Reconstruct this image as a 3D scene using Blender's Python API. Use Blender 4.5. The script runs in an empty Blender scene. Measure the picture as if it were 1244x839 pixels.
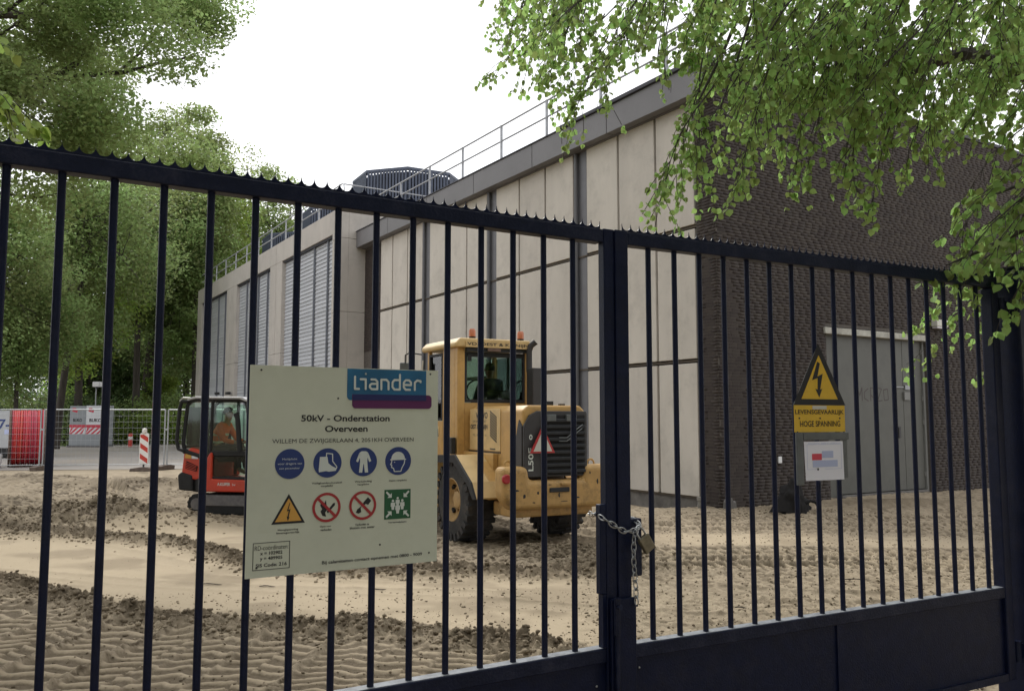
import bpy, bmesh, math, random
import numpy as np
from mathutils import Vector, Matrix, Euler
random.seed(7)
rng = np.random.default_rng(7)
S = bpy.context.scene
COL = S.collection
# ------------------------------------------------------------------ camera
cam = bpy.data.cameras.new('camera')
camo = bpy.data.objects.new('camera', cam); COL.objects.link(camo)
S.camera = camo
cam.sensor_width = 36.0
cam.lens = 1029.66 * 36.0 / 1244.0
cam.clip_start = 0.05; cam.clip_end = 2000
camo.location = (0, 0, 1.7)
camo.rotation_euler = (math.pi/2 + 0.0855, 0, 0)
# ------------------------------------------------------------------ sky, sun, exposure
SUN_EL, SUN_AZ = math.radians(40), math.radians(-25)      # azimuth from +Y towards +X
w = bpy.data.worlds.new('World'); S.world = w; w.use_nodes = True
nt = w.node_tree; nt.nodes.clear()
out = nt.nodes.new('ShaderNodeOutputWorld'); bg = nt.nodes.new('ShaderNodeBackground')
sky = nt.nodes.new('ShaderNodeTexSky'); sky.sky_type = 'NISHITA'; sky.sun_disc = False
sky.sun_elevation = SUN_EL; sky.sun_rotation = SUN_AZ
hs = nt.nodes.new('ShaderNodeHueSaturation'); hs.inputs['Saturation'].default_value = 0.25
mx = nt.nodes.new('ShaderNodeMixRGB'); mx.inputs[0].default_value = 0.86
mx.inputs[2].default_value = (12.8, 12.9, 13.2, 1)        # even white cloud deck
nt.links.new(sky.outputs[0], hs.inputs['Color']); nt.links.new(hs.outputs[0], mx.inputs[1])
nt.links.new(mx.outputs[0], bg.inputs[0]); bg.inputs[1].default_value = 0.10
nt.links.new(bg.outputs[0], out.inputs[0])
sl = bpy.data.lights.new('sun', 'SUN'); sl.energy = 2.1; sl.angle = math.radians(10); sl.color = (1, .97, .91)
so = bpy.data.objects.new('sun', sl); COL.objects.link(so)
sd = Vector((math.sin(SUN_AZ)*math.cos(SUN_EL), math.cos(SUN_AZ)*math.cos(SUN_EL), math.sin(SUN_EL)))
so.rotation_euler = sd.to_track_quat('Z', 'Y').to_euler(); so.location = (0, 0, 30)
S.view_settings.view_transform = 'Standard'; S.view_settings.look = 'None'
S.view_settings.exposure = 0.32; S.view_settings.gamma = 1.0
S.cycles.max_bounces = 6; S.cycles.diffuse_bounces = 4; S.cycles.volume_bounces = 0; S.cycles.glossy_bounces = 2
S.cycles.transmission_bounces = 4; S.cycles.transparent_max_bounces = 6

# ------------------------------------------------------------------ materials
def mat(name, col, rough=.7, metal=0, var=0, vscale=8, bump=0, bscale=40, col2=None, spec=.5, detail=4, coord='Object', stretch=None, trans=0, objrand=0, attr=None, dirt=None):
    m = bpy.data.materials.new(name); m.use_nodes = True
    n = m.node_tree; N = n.nodes; L = n.links; b = N['Principled BSDF']
    b.inputs['Roughness'].default_value = rough; b.inputs['Metallic'].default_value = metal
    b.inputs['Specular IOR Level'].default_value = spec
    c = (*col, 1); b.inputs['Base Color'].default_value = c
    tc = N.new('ShaderNodeTexCoord'); src = tc.outputs[coord]
    if stretch:
        mp = N.new('ShaderNodeMapping'); mp.inputs['Scale'].default_value = stretch
        L.new(src, mp.inputs[0]); src = mp.outputs[0]
    last = None
    if var or col2:
        nz = N.new('ShaderNodeTexNoise'); nz.inputs['Scale'].default_value = vscale; nz.inputs['Detail'].default_value = detail
        nz.inputs['Roughness'].default_value = .65
        L.new(src, nz.inputs['Vector'])
        rp = N.new('ShaderNodeValToRGB'); rp.color_ramp.elements[0].position = .32; rp.color_ramp.elements[1].position = .68
        c2 = col2 or tuple(max(0, x*(1-var)) for x in col)
        rp.color_ramp.elements[0].color = (*c2, 1)
        rp.color_ramp.elements[1].color = (*(tuple(x*(1+var*.6) for x in col)), 1)
        L.new(nz.outputs[0], rp.inputs[0]); last = rp.outputs[0]
    if dirt:                                            # (colour, scale, amount): blotches of dirt
        n2 = N.new('ShaderNodeTexNoise'); n2.inputs['Scale'].default_value = dirt[1]; n2.inputs['Detail'].default_value = 8; n2.inputs['Roughness'].default_value = .75
        L.new(tc.outputs[coord], n2.inputs['Vector'])
        r2 = N.new('ShaderNodeValToRGB'); r2.color_ramp.elements[0].position = .5; r2.color_ramp.elements[1].position = .75
        r2.color_ramp.elements[0].color = (0,0,0,1); r2.color_ramp.elements[1].color = (dirt[2],)*3+(1,)
        L.new(n2.outputs[0], r2.inputs[0])
        mm = N.new('ShaderNodeMixRGB'); mm.inputs[2].default_value = (*dirt[0], 1)
        L.new(r2.outputs[0], mm.inputs[0])
        if last: L.new(last, mm.inputs[1])
        else: mm.inputs[1].default_value = c
        last = mm.outputs[0]
    if objrand or attr:
        h = N.new('ShaderNodeHueSaturation')
        if attr:
            a = N.new('ShaderNodeAttribute'); a.attribute_name = attr; fac = a.outputs['Fac']
        else:
            a = N.new('ShaderNodeObjectInfo'); fac = a.outputs['Random']
        mr = N.new('ShaderNodeMapRange'); k = objrand or .3
        mr.inputs['To Min'].default_value = 1-k; mr.inputs['To Max'].default_value = 1+k
        L.new(fac, mr.inputs[0]); L.new(mr.outputs[0], h.inputs['Value'])
        mh = N.new('ShaderNodeMapRange'); mh.inputs['To Min'].default_value = .5-k*.06; mh.inputs['To Max'].default_value = .5+k*.06
        L.new(fac, mh.inputs[0]); L.new(mh.outputs[0], h.inputs['Hue'])
        if last: L.new(last, h.inputs['Color'])
        else: h.inputs['Color'].default_value = c
        last = h.outputs[0]
    if last: L.new(last, b.inputs['Base Color'])
    if bump:
        nb = N.new('ShaderNodeTexNoise'); nb.inputs['Scale'].default_value = bscale; nb.inputs['Detail'].default_value = 5
        L.new(src, nb.inputs['Vector'])
        bp = N.new('ShaderNodeBump'); bp.inputs['Strength'].default_value = bump; bp.inputs['Distance'].default_value = .02
        L.new(nb.outputs[0], bp.inputs['Height']); L.new(bp.outputs[0], b.inputs['Normal'])
    if trans:                                           # leaves: let light through
        tr = N.new('ShaderNodeBsdfTranslucent'); ms = N.new('ShaderNodeMixShader'); ms.inputs[0].default_value = trans
        if last: L.new(last, tr.inputs[0])
        else: tr.inputs[0].default_value = c
        L.new(b.outputs[0], ms.inputs[1]); L.new(tr.outputs[0], ms.inputs[2])
        L.new(ms.outputs[0], N['Material Output'].inputs[0])
    return m
def glass(name, tint=(.75,.85,.8), amt=.12):
    m = bpy.data.materials.new(name); m.use_nodes = True; n = m.node_tree; N = n.nodes; L = n.links
    N.remove(N['Principled BSDF'])
    t = N.new('ShaderNodeBsdfTransparent'); t.inputs[0].default_value = (*tint, 1)
    g = N.new('ShaderNodeBsdfGlossy'); g.inputs['Roughness'].default_value = .04
    f = N.new('ShaderNodeFresnel'); f.inputs[0].default_value = 1.5
    ad = N.new('ShaderNodeMath'); ad.operation = 'ADD'; ad.inputs[1].default_value = amt
    L.new(f.outputs[0], ad.inputs[0])
    x = N.new('ShaderNodeMixShader'); L.new(ad.outputs[0], x.inputs[0]); L.new(t.outputs[0], x.inputs[1]); L.new(g.outputs[0], x.inputs[2])
    L.new(x.outputs[0], N['Material Output'].inputs[0]); return m
M = dict(
 navy=mat('navy_gate_paint', (.0038,.0078,.031), .40, spec=.22, var=.25, vscale=14, bump=.12, bscale=120, dirt=((.10,.085,.07), 5, .12)),
 navy_rail=mat('navy_rail_paint', (.0048,.0088,.031), .42, spec=.25, var=.3, vscale=9, bump=.15, bscale=90, dirt=((.12,.11,.10), 9, .2)),
 galv=mat('galvanised_steel', (.42,.43,.44), .42, .8, var=.25, vscale=12),
 galv_dull=mat('dull_galvanised_rail', (.36,.37,.39), .6, .2, var=.2, vscale=6),
 palerail=mat('pale_grey_rail_top', (.26,.275,.30), .5, var=.35, vscale=14, dirt=((.05,.06,.09), 20, .6)),
 padlock=mat('brass_padlock', (.22,.19,.13), .45, .6, var=.3, vscale=30),
 board=mat('pale_green_white_board', (.59,.615,.50), .42, var=.07, vscale=2.2, bump=.03, bscale=6, dirt=((.24,.25,.18), 3.0, .16)),
 ink=mat('black_print', (.012,.012,.014), .6), signblue=mat('mandatory_blue_print', (.012,.035,.16), .5),
 logoteal=mat('teal_logo_print', (.012,.13,.27), .45, var=.25, vscale=7), logonavy=mat('dark_blue_logo_print', (.008,.012,.10), .45),
 purple=mat('purple_logo_print', (.10,.008,.085), .45), signred=mat('prohibition_red_print', (.36,.02,.025), .5),
 signgreen=mat('green_print', (.01,.095,.035), .5), signyellow=mat('amber_print', (.62,.33,.06), .5), printwhite=mat('white_print', (.62,.66,.62), .5),
 warnyellow=mat('warning_yellow_enamel', (.72,.45,.015), .4, var=.1, vscale=8, dirt=((.2,.13,.03), 8, .4)),
 paper=mat('white_paper', (.78,.78,.86), .5), paperblue=mat('pale_blue_print', (.45,.50,.72), .6), paperred=mat('paper_red_print', (.62,.06,.09), .6),
 boxgrey=mat('grey_holder_metal', (.13,.14,.14), .5, .3, var=.2, vscale=10),
 concrete=mat('pale_concrete_panel', (.53,.49,.435), .85, var=.10, vscale=1.3, bump=.15, bscale=60, detail=9, objrand=.05, stretch=(1,1,.35), dirt=((.27,.25,.225), 1.4, .5)),
 concrete_block=mat('grey_beige_concrete', (.46,.425,.385), .85, var=.10, vscale=1.0, bump=.15, bscale=60, detail=9, stretch=(1,1,.3), dirt=((.24,.225,.205), .9, .45)),
 joint=mat('dark_joint', (.085,.068,.05), .9, var=.25, vscale=5),
 pilaster=mat('grey_steel_pilaster', (.13,.13,.14), .5, .15, var=.12, vscale=3),
 fascia=mat('grey_fascia_sheet', (.165,.16,.165), .55, .1, var=.14, vscale=1.0, dirt=((.09,.088,.09), 2, .4)),
 coping=mat('dark_coping', (.04,.04,.05), .6, .2),
 mortar=mat('dark_mortar', (.092,.080,.070), .95, var=.3, vscale=20),
 brick=mat('dark_brown_brick', (.036,.0255,.0215), .85, dirt=((.060,.051,.046), .55, .5), var=.2, vscale=9, attr='tint', bump=.3, bscale=120, objrand=.30),
 brick1=mat('dark_brown_single_brick', (.038,.028,.024), .85, var=.3, vscale=9, objrand=.24, bump=.3, bscale=120),
 plinth=mat('stained_concrete_plinth', (.15,.14,.13), .9, var=.35, vscale=3, bump=.4, bscale=20, dirt=((.06,.055,.05), 2, .6)),
 door=mat('grey_green_steel_door', (.092,.092,.080), .5, .1, var=.12, vscale=1.6, dirt=((.05,.05,.045), 2.2, .5)),
 doorframe=mat('grey_door_frame', (.20,.20,.19), .6), lintel=mat('chipped_white_lintel', (.42,.41,.36), .8, var=.25, vscale=6, dirt=((.12,.09,.07), 5, .7)),
 graffiti=mat('faded_graffiti_print', (.062,.048,.047), .8),
 louvre=mat('blue_grey_louvre_metal', (.43,.44,.465), .6, .0, objrand=.07), mullion=mat('grey_louvre_mullion', (.17,.18,.21), .5, .3),
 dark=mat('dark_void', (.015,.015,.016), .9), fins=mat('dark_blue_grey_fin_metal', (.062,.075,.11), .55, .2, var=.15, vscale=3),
 lamp=mat('cream_lamp_housing', (.55,.54,.48), .5), white=mat('white_plastic', (.7,.7,.7), .5),
 yellow=mat('faded_yellow_machine_paint', (.52,.31,.098), .48, var=.10, vscale=2.5, bump=.04, bscale=30, dirt=((.16,.095,.045), 3.5, .5)),
 yellow_pale=mat('sun_bleached_yellow_paint', (.62,.44,.20), .5, var=.12, vscale=3, dirt=((.25,.16,.08), 4, .45)),
 dirtyyellow=mat('scuffed_yellow_counterweight', (.48,.29,.10), .6, var=.2, vscale=4, bump=.1, bscale=20, dirt=((.045,.035,.025), 4.2, .85)),
 black=mat('black_rubber', (.014,.014,.015), .7, var=.3, vscale=10), blackmetal=mat('black_grille_metal', (.016,.018,.022), .5, .2, var=.3, vscale=8),
 greymetal=mat('charcoal_metal', (.045,.043,.045), .55, .1, var=.15, vscale=5), tyre=mat('muddy_tyre_rubber', (.028,.027,.027), .85, var=.35, vscale=6, bump=.2, bscale=40, dirt=((.12,.095,.07), 5, .55)),
 rim=mat('dusty_yellow_rim', (.42,.27,.11), .6, var=.25, vscale=9, dirt=((.1,.07,.05), 10, .6)),
 amber=mat('amber_beacon_plastic', (.50,.16,.07), .3), red=mat('red_lamp_plastic', (.35,.015,.02), .3), reflred=mat('red_reflector', (.42,.03,.03), .4),
 orange=mat('orange_red_machine_paint', (.58,.05,.02), .4, var=.12, vscale=3, dirt=((.2,.1,.06), 4, .4)),
 roofgrey=mat('pale_grey_cab_roof', (.5,.5,.52), .5), steeltrack=mat('worn_track_steel', (.19,.18,.18), .6, .3, var=.3, vscale=8, dirt=((.16,.12,.08), 4, .6)),
 vest=mat('orange_work_jacket', (.85,.17,.045), .8, var=.15, vscale=12), stripe=mat('pale_reflective_stripe', (.65,.62,.45), .5), skin=mat('skin', (.42,.22,.15), .6), hair=mat('dark_hair', (.03,.022,.018), .8, var=.3, vscale=50),
 darkcloth=mat('dark_work_clothes', (.02,.025,.045), .9, var=.3, vscale=15), eye=mat('eye', (.02,.02,.02), .3),
 glass=glass('cab_glass', (.84,.94,.88), .0), glass2=glass('tinted_cab_glass', (.60,.70,.68), .0),
 cable=mat('red_cable_sheath', (.50,.035,.045), .4, objrand=.2), reelwood=mat('weathered_reel_wood', (.14,.09,.07), .85, var=.3, vscale=8),
 cabinet=mat('grey_cabinet_metal', (.27,.29,.31), .5, .1, var=.08, vscale=3), cabwhite=mat('white_cabinet_print', (.66,.67,.70), .5), cabred=mat('red_cabinet_print', (.55,.03,.06), .5),
 fence=mat('galvanised_fence_mesh', (.38,.40,.42), .5, .4), footblock=mat('brown_recycled_foot_block', (.13,.10,.085), .9, var=.3, vscale=9),
 beaconwhite=mat('white_beacon_board', (.75,.74,.72), .5, var=.06, vscale=5), beaconred=mat('red_beacon_stripe', (.50,.045,.03), .5),
 bag=mat('white_woven_bag', (.6,.6,.6), .85, var=.25, vscale=7, bump=.8, bscale=8), van=mat('pale_grey_container_paint', (.42,.43,.44), .5, var=.1, vscale=2),
 bark=mat('grey_brown_bark', (.06,.05,.042), .9, var=.4, vscale=6, bump=.6, bscale=15, stretch=(1,1,.25)),
 tarp=mat('dark_rubber_sheet', (.020,.019,.019), .95, var=.2, vscale=4, spec=.15), pipe=mat('grey_plastic_pipe', (.22,.21,.19), .6, dirt=((.1,.08,.06), 6, .5)),
 road=mat('grey_beige_road_surface', (.30,.275,.25), .9, var=.12, vscale=.35, bump=.2, bscale=30, detail=9, dirt=((.40,.33,.24), .25, .6)),
)
def leafmat(name, col, k=.35, trans=.45, rough=.55):
    return mat(name, col, rough, attr='tint', objrand=k, trans=trans, spec=.35)
M['leaf_fore'] = leafmat('fresh_green_leaf', (.31,.44,.135), .42, .68)
M['leaf_one'] = mat('fresh_green_single_leaf', (.32,.45,.14), .5, objrand=.38, trans=.662, spec=.4)
M['leaf_mid'] = leafmat('mid_green_leaf', (.26,.335,.125), .42, .62)
M['leaf_yel'] = leafmat('yellow_green_leaf', (.28,.37,.085), .40, .6)
M['leaf_dark'] = leafmat('dark_green_leaf', (.12,.175,.065), .45, .5)

# ------------------------------------------------------------------ mesh helpers
class MB:
    def __init__(s): s.v = []; s.f = []
    def add(s, vs, fs, mx=None):
        o = len(s.v)
        for p in vs:
            p = Vector(p)
            if mx is not None: p = mx @ p
            s.v.append(tuple(p))
        s.f += [tuple(i+o for i in f) for f in fs]; return s
    def box(s, x0, x1, y0, y1, z0, z1, mx=None):
        return s.add([(x0,y0,z0),(x1,y0,z0),(x1,y1,z0),(x0,y1,z0),(x0,y0,z1),(x1,y0,z1),(x1,y1,z1),(x0,y1,z1)],
              [(0,3,2,1),(4,5,6,7),(0,1,5,4),(1,2,6,5),(2,3,7,6),(3,0,4,7)], mx)
    def tube(s, pts, r, n=8, caps=True, mx=None):
        pts = [Vector(p) for p in pts]; R = r if isinstance(r, (list, tuple)) else [r]*len(pts)
        vs = []; fs = []; prev = None
        for i, p in enumerate(pts):
            d = (pts[min(i+1, len(pts)-1)] - pts[max(i-1, 0)]).normalized()
            if prev is None:
                a = Vector((0,0,1)) if abs(d.z) < .9 else Vector((1,0,0))
                u = d.cross(a).normalized()
            else: u = (prev - d*prev.dot(d)).normalized()
            prev = u; v = d.cross(u)
            for k in range(n):
                t = 2*math.pi*k/n; vs.append(p + (u*math.cos(t) + v*math.sin(t))*R[i])
        for i in range(len(pts)-1):
            for k in range(n):
                fs.append((i*n+k, i*n+(k+1)%n, (i+1)*n+(k+1)%n, (i+1)*n+k))
        if caps: fs.append(tuple(range(n))[::-1]); fs.append(tuple((len(pts)-1)*n+k for k in range(n)))
        return s.add(vs, fs, mx)
    def prism(s, poly, a, b, axis='y', mx=None):
        """poly of 2D points extruded from a to b; axis y: (x,z) outline, x: (y,z), z: (x,y)"""
        n = len(poly); vs = []
        for t in (a, b):
            for p, q in poly:
                vs.append({'y': (p,t,q), 'x': (t,p,q), 'z': (p,q,t)}[axis])
        fs = [tuple(range(n)), tuple(range(n, 2*n))[::-1]] + [(i, i+n, (i+1)%n+n, (i+1)%n) for i in range(n)]
        return s.add(vs, fs, mx)
    def lathe(s, prof, n=24, axis='x', mx=None):
        vs = []; fs = []; m = len(prof)
        for k in range(n):
            t = 2*math.pi*k/n
            for a, r in prof:
                c, q = r*math.cos(t), r*math.sin(t)
                vs.append({'x': (a,c,q), 'y': (c,a,q), 'z': (c,q,a)}[axis])
        for k in range(n):
            for i in range(m-1):
                fs.append((k*m+i, k*m+i+1, ((k+1)%n)*m+i+1, ((k+1)%n)*m+i))
        return s.add(vs, fs, mx)
    def torus(s, R, r, c=(0,0,0), axis='x', n=24, k=8, sx=1, sy=1, mx=None):
        vs = []; fs = []
        for i in range(n):
            t = 2*math.pi*i/n
            for j in range(k):
                q = 2*math.pi*j/k; rr = R + r*math.cos(q); a = r*math.sin(q)
                p, o = rr*math.cos(t)*sx, rr*math.sin(t)*sy
                P = {'x': (a,p,o), 'y': (p,a,o), 'z': (p,o,a)}[axis]
                vs.append((P[0]+c[0], P[1]+c[1], P[2]+c[2]))
        for i in range(n):
            for j in range(k):
                fs.append((i*k+j, ((i+1)%n)*k+j, ((i+1)%n)*k+(j+1)%k, i*k+(j+1)%k))
        return s.add(vs, fs, mx)
    def mesh(s, name, m, smooth=False, fix=True):
        me = bpy.data.meshes.new(name); me.from_pydata(s.v, [], s.f)
        if fix:
            bm = bmesh.new(); bm.from_mesh(me); bmesh.ops.recalc_face_normals(bm, faces=bm.faces); bm.to_mesh(me); bm.free()
        me.materials.append(m)
        if smooth:
            for p in me.polygons: p.use_smooth = True
            try: me.set_sharp_from_angle(angle=math.radians(40))
            except Exception: pass
        return me
    def build(s, name, m, parent=None, bev=0, smooth=False, loc=None, rot=None, seg=2, **kw):
        o = link(name, s.mesh(name, m, smooth), parent, loc, rot)
        if bev:
            b = o.modifiers.new('bevel', 'BEVEL'); b.width = bev; b.segments = seg; b.limit_method = 'ANGLE'; b.angle_limit = math.radians(35); b.harden_normals = False
        for k, v in kw.items(): o[k] = v
        return o
def link(name, me, parent=None, loc=None, rot=None):
    o = bpy.data.objects.new(name, me); COL.objects.link(o)
    if parent is not None: o.parent = parent
    if loc is not None: o.location = loc
    if rot is not None: o.rotation_euler = rot
    return o
def thing(name, label, cat, loc=(0,0,0), rotz=0, group=None, rot=None):
    o = bpy.data.objects.new(name, None); COL.objects.link(o); o.empty_display_size = .2
    o.location = loc; o.rotation_euler = rot or (0,0,rotz); tag(o, label, cat, group); return o
def tag(o, label, cat, group=None):
    o['label'] = label; o['category'] = cat
    if group: o['group'] = group
    return o
def copy_tree(o, parent=None):
    c = o.copy(); COL.objects.link(c); c.parent = parent
    for ch in list(o.children): copy_tree(ch, c)
    return c
def text(s, x0, x1, zc, h, m, parent, y=0, name='lettering', thick=.0006, off=0, vertical=False, mx=None, font=None):
    """lettering mesh in the XZ plane facing -Y, fitted to x0..x1 and height h"""
    cu = bpy.data.curves.new('t', 'FONT'); cu.body = s; cu.size = 1; cu.extrude = 0; cu.offset = off; cu.resolution_u = 3
    if h < .009: cu.resolution_u = 2
    ob = bpy.data.objects.new('t', cu); COL.objects.link(ob)
    dg = bpy.context.evaluated_depsgraph_get(); me = bpy.data.meshes.new_from_object(ob.evaluated_get(dg))
    bpy.data.objects.remove(ob); bpy.data.curves.remove(cu)
    n = len(me.vertices); a = np.empty(n*3); me.vertices.foreach_get('co', a); a = a.reshape(-1, 3)
    mn, mxx = a.min(0), a.max(0)
    u = (a[:,0]-mn[0])/(mxx[0]-mn[0])*(x1-x0)+x0; v = (a[:,1]-mn[1])/(mxx[1]-mn[1])*h + zc-h/2
    a[:,0] = u; a[:,1] = y; a[:,2] = v
    if mx is not None:
        R = np.array(mx.to_3x3()); a = a@R.T + np.array(mx.translation)
    me.vertices.foreach_set('co', a.ravel()); me.materials.clear(); me.materials.append(m); me.update()
    return link(name, me, parent)
def circ(cx, cz, r, n=28): return [(cx+r*math.cos(2*math.pi*i/n), cz+r*math.sin(2*math.pi*i/n)) for i in range(n)]
def flat(polys, y, m, parent, name='symbol', t=.0008):
    b = MB()
    for p in polys: b.prism(p, y-t, y)
    return b.build(name, m, parent)
def ring(cx, cz, r0, r1, y, m, parent, name='ring', n=32, t=.0008):
    b = MB(); vs = []; fs = []
    for i in range(n):
        c, s_ = math.cos(2*math.pi*i/n), math.sin(2*math.pi*i/n)
        vs += [(cx+r0*c, y-t, cz+r0*s_), (cx+r1*c, y-t, cz+r1*s_)]
    for i in range(n): j = (i+1) % n; fs.append((2*i, 2*i+1, 2*j+1, 2*j))
    return b.add(vs, fs).build(name, m, parent)

def fast_mesh(name, V, q, smooth=False):
    k = q.shape[1]; me = bpy.data.meshes.new(name)
    me.vertices.add(len(V)); me.vertices.foreach_set('co', np.asarray(V, np.float32).ravel())
    me.loops.add(q.size); me.loops.foreach_set('vertex_index', q.ravel().astype(np.int32))
    me.polygons.add(len(q)); me.polygons.foreach_set('loop_start', (np.arange(len(q))*k).astype(np.int32))
    if smooth: me.polygons.foreach_set('use_smooth', np.ones(len(q), dtype=bool))
    me.update(calc_edges=True); return me
# ------------------------------------------------------------------ value noise
def vnoise(x, y, seed=0):
    xi = np.floor(x).astype(np.int64); yi = np.floor(y).astype(np.int64); fx = x-xi; fy = y-yi
    fx = fx*fx*(3-2*fx); fy = fy*fy*(3-2*fy)
    def h(a, b):
        n = (a*374761393 + b*668265263 + seed*982451653) & 0xffffffff
        n = ((n ^ (n >> 13))*1274126177) & 0xffffffff
        return ((n ^ (n >> 16)) & 0xffff)/65535.0
    return (h(xi,yi)*(1-fx)+h(xi+1,yi)*fx)*(1-fy) + (h(xi,yi+1)*(1-fx)+h(xi+1,yi+1)*fx)*fy
def fbm(x, y, f, o=3, seed=0):
    a = 1; t = 0; n = 0
    for k in range(o):
        t = t + a*(vnoise(x*f, y*f, seed+k)-.5); n += a; a *= .55; f *= 2.03
    return t/n*2

# ================================================================== SETTING: sand ground
def polydist(X, Y, pts):
    """distance to a polyline, arc length along it and signed side"""
    best = np.full(X.shape, 1e9); arc = np.zeros(X.shape); sg = np.zeros(X.shape); acc = 0
    for (ax, ay), (bx, by) in zip(pts[:-1], pts[1:]):
        dx, dy = bx-ax, by-ay; L = math.hypot(dx, dy); ux, uy = dx/L, dy/L
        t = np.clip((X-ax)*ux+(Y-ay)*uy, 0, L); px, py = ax+ux*t, ay+uy*t
        d = np.hypot(X-px, Y-py); m = d < best
        best = np.where(m, d, best); arc = np.where(m, acc+t, arc); sg = np.where(m, (X-ax)*uy-(Y-ay)*ux, sg); acc += L
    return best, arc, sg
R1 = [(-9,10.6),(-7.2,9.9),(-5.21,8.8),(-4.49,8.39),(-3.66,7.69),(-2.93,7.32),(-2.16,7.09),(-1.33,6.93),(-.66,6.82),(-.14,6.58),(.23,6.35),(.57,6.18)]
R2 = [(-10,13.2),(-7.38,12.41),(-6.53,12.16),(-5.72,11.91),(-4.62,11.46),(-3.87,10.9),(-3.09,10.05),(-1.82,9.42),(-.86,9.32),(.16,9.18),(1.3,9.3)]
S2 = [(-6.5,12.16),(-5.72,13.3),(-5.06,13.7),(-4.17,13.4),(-2.77,12.9),(-1.15,11.74)]
def sstep(a, b, x): t = np.clip((x-a)/(b-a), 0, 1); return t*t*(3-2*t)
def ground_height(X, Y):
    Z = fbm(X, Y, .35, 2, 3)*.05
    w1 = fbm(X, Y, 2.2, 2, 50)*.16
    y1 = np.interp(X, [p[0] for p in R1]+[.9,1.4,9], [p[1] for p in R1]+[5.9,5.2,4.2]) + w1
    y2 = np.interp(X, [p[0] for p in R2], [p[1] for p in R2]) + w1*.7
    ys = np.interp(X, [p[0] for p in S2], [p[1] for p in S2])
    crumb = np.abs(fbm(X, Y, 9, 4, 11)); fine = fbm(X, Y, 26, 3, 21); med = fbm(X, Y, 4, 4, 31)
    smooth = sstep(0, .25, Y-y1)*sstep(0, .2, y2-Y)*(1-sstep(.2, 1.6, X)*.85)
    sm2 = sstep(0, .2, Y-y2-.12)*sstep(0, .3, ys-Y)*sstep(-6.6,-6.0,X)*(1-sstep(-1.4,-.9,X))
    sr = sstep(1.2, 2.6, X)*sstep(11.35, 11.55, Y+.15*med)*(1-sstep(12.35, 12.6, Y+.15*med))*(1-sstep(5.6, 7, X))
    sm = np.clip(smooth+sm2+sr, 0, 1)
    rough = 1-sm
    right = sstep(.2, 1.4, X)
    Z = Z + rough*(med*.035*(1-.6*right) + (.32-np.abs(fbm(X, Y, 9, 4, 13))*1.3)*.048*(1-.35*right) + fine*.026)
    hollow = sstep(.12, .42, np.abs(fbm(X, Y, 9, 4, 13))*1.3) + sm*(fbm(X, Y, 3, 3, 41)*.008 + fine*.003 + crumb*.006)
    damp_shade = rough*(1-right*.25)*(.16*(1-right)+.05+.72*hollow*sstep(-.5,.3,fbm(X,Y,1.1,3,61)+.2))  # moist soil tone, plus hollows darkened in colour as painted shade
    damp_shade = np.maximum(damp_shade, sm*.32*sstep(.05,.45,fbm(X, Y, 1.3, 4, 63)))
    # ridges of pushed-up soil
    rocks = np.clip(np.abs(fbm(X, Y, 11, 3, 71))*2.2, 0, 1)
    for off, pts, wd, hh, cut in ((0, y1, .26, .075, 1.0), (.0, y2, .30, .085, 1.5)):
        g = np.exp(-((Y-pts-off+ (.0 if pts is y1 else -.05))/wd)**2)*(1-sstep(cut-.6, cut, X))
        Z = Z + g*(hh*(.7+.5*fbm(X,Y,2.5,2,81)) + rocks*.075); damp_shade = np.maximum(damp_shade*(1-g), g*.74)
    # heap on the left and lesser lumps beyond it
    for cx, cy, rx, ry, hh in ((-6.45,13.55,1.75,.95,.40),(-8.9,13.4,1.1,.9,.17),(-10.6,16.2,1.9,1.4,.25),(-5.2,18.2,2.4,1.2,.16),(-8.8,20.5,2.6,1.2,.24),(-12.5,22,2.5,1.5,.25),(-3.6,16.3,1.5,.8,.10),(.55,10.72,.75,.42,.13),(.9,9.85,.6,.3,.07),(1.2,13.9,1.3,.8,.10),(4.9,15.7,1.0,.5,.10),(7.5,17,1.6,.8,.10)):
        q = ((X-cx)/rx)**2+((Y-cy)/ry)**2; g = np.exp(-q*1.2)
        Z = Z + g*hh*(1+.25*med) + g*(crumb-.1)*.05; damp_shade = np.maximum(damp_shade, np.minimum(1, g*1.3)*.5)
    # tyre tracks: rows of bars pressed across each wheel path
    def track(pts, wd, p, amp, vee, ph=0, end=None):
        d, a, s = polydist(X, Y, pts)
        a = a + .045*fbm(X, Y, 2.2, 3, 91)+.016*fbm(X, Y, 12, 3, 92)
        ins = 1-sstep(wd*.42, wd*.52, d)
        L = sum(math.dist(u, v) for u, v in zip(pts[:-1], pts[1:]))
        ins = ins*sstep(0, .1, a)*(1-sstep(L-.12, L-.02, a))
        if vee == 2: sgn = np.where(s > 0, .5, 0); wv = np.sin(2*np.pi*(a/p+sgn+ .5*np.abs(s)/p))
        else: wv = np.sin(2*np.pi*((a+vee*np.abs(s))/p+ph+(.5*(s > 0) if ph*100 % 26 < 13 else 0)))
        wv = (2.5*np.clip((wv+1)/2, 0, 1)**3.2-.62)
        br = .62+.38*sstep(-.35, .15, fbm(X, Y, 1.7, 3, 97))
        return ins*wv*amp*br, ins, d, amp
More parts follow.
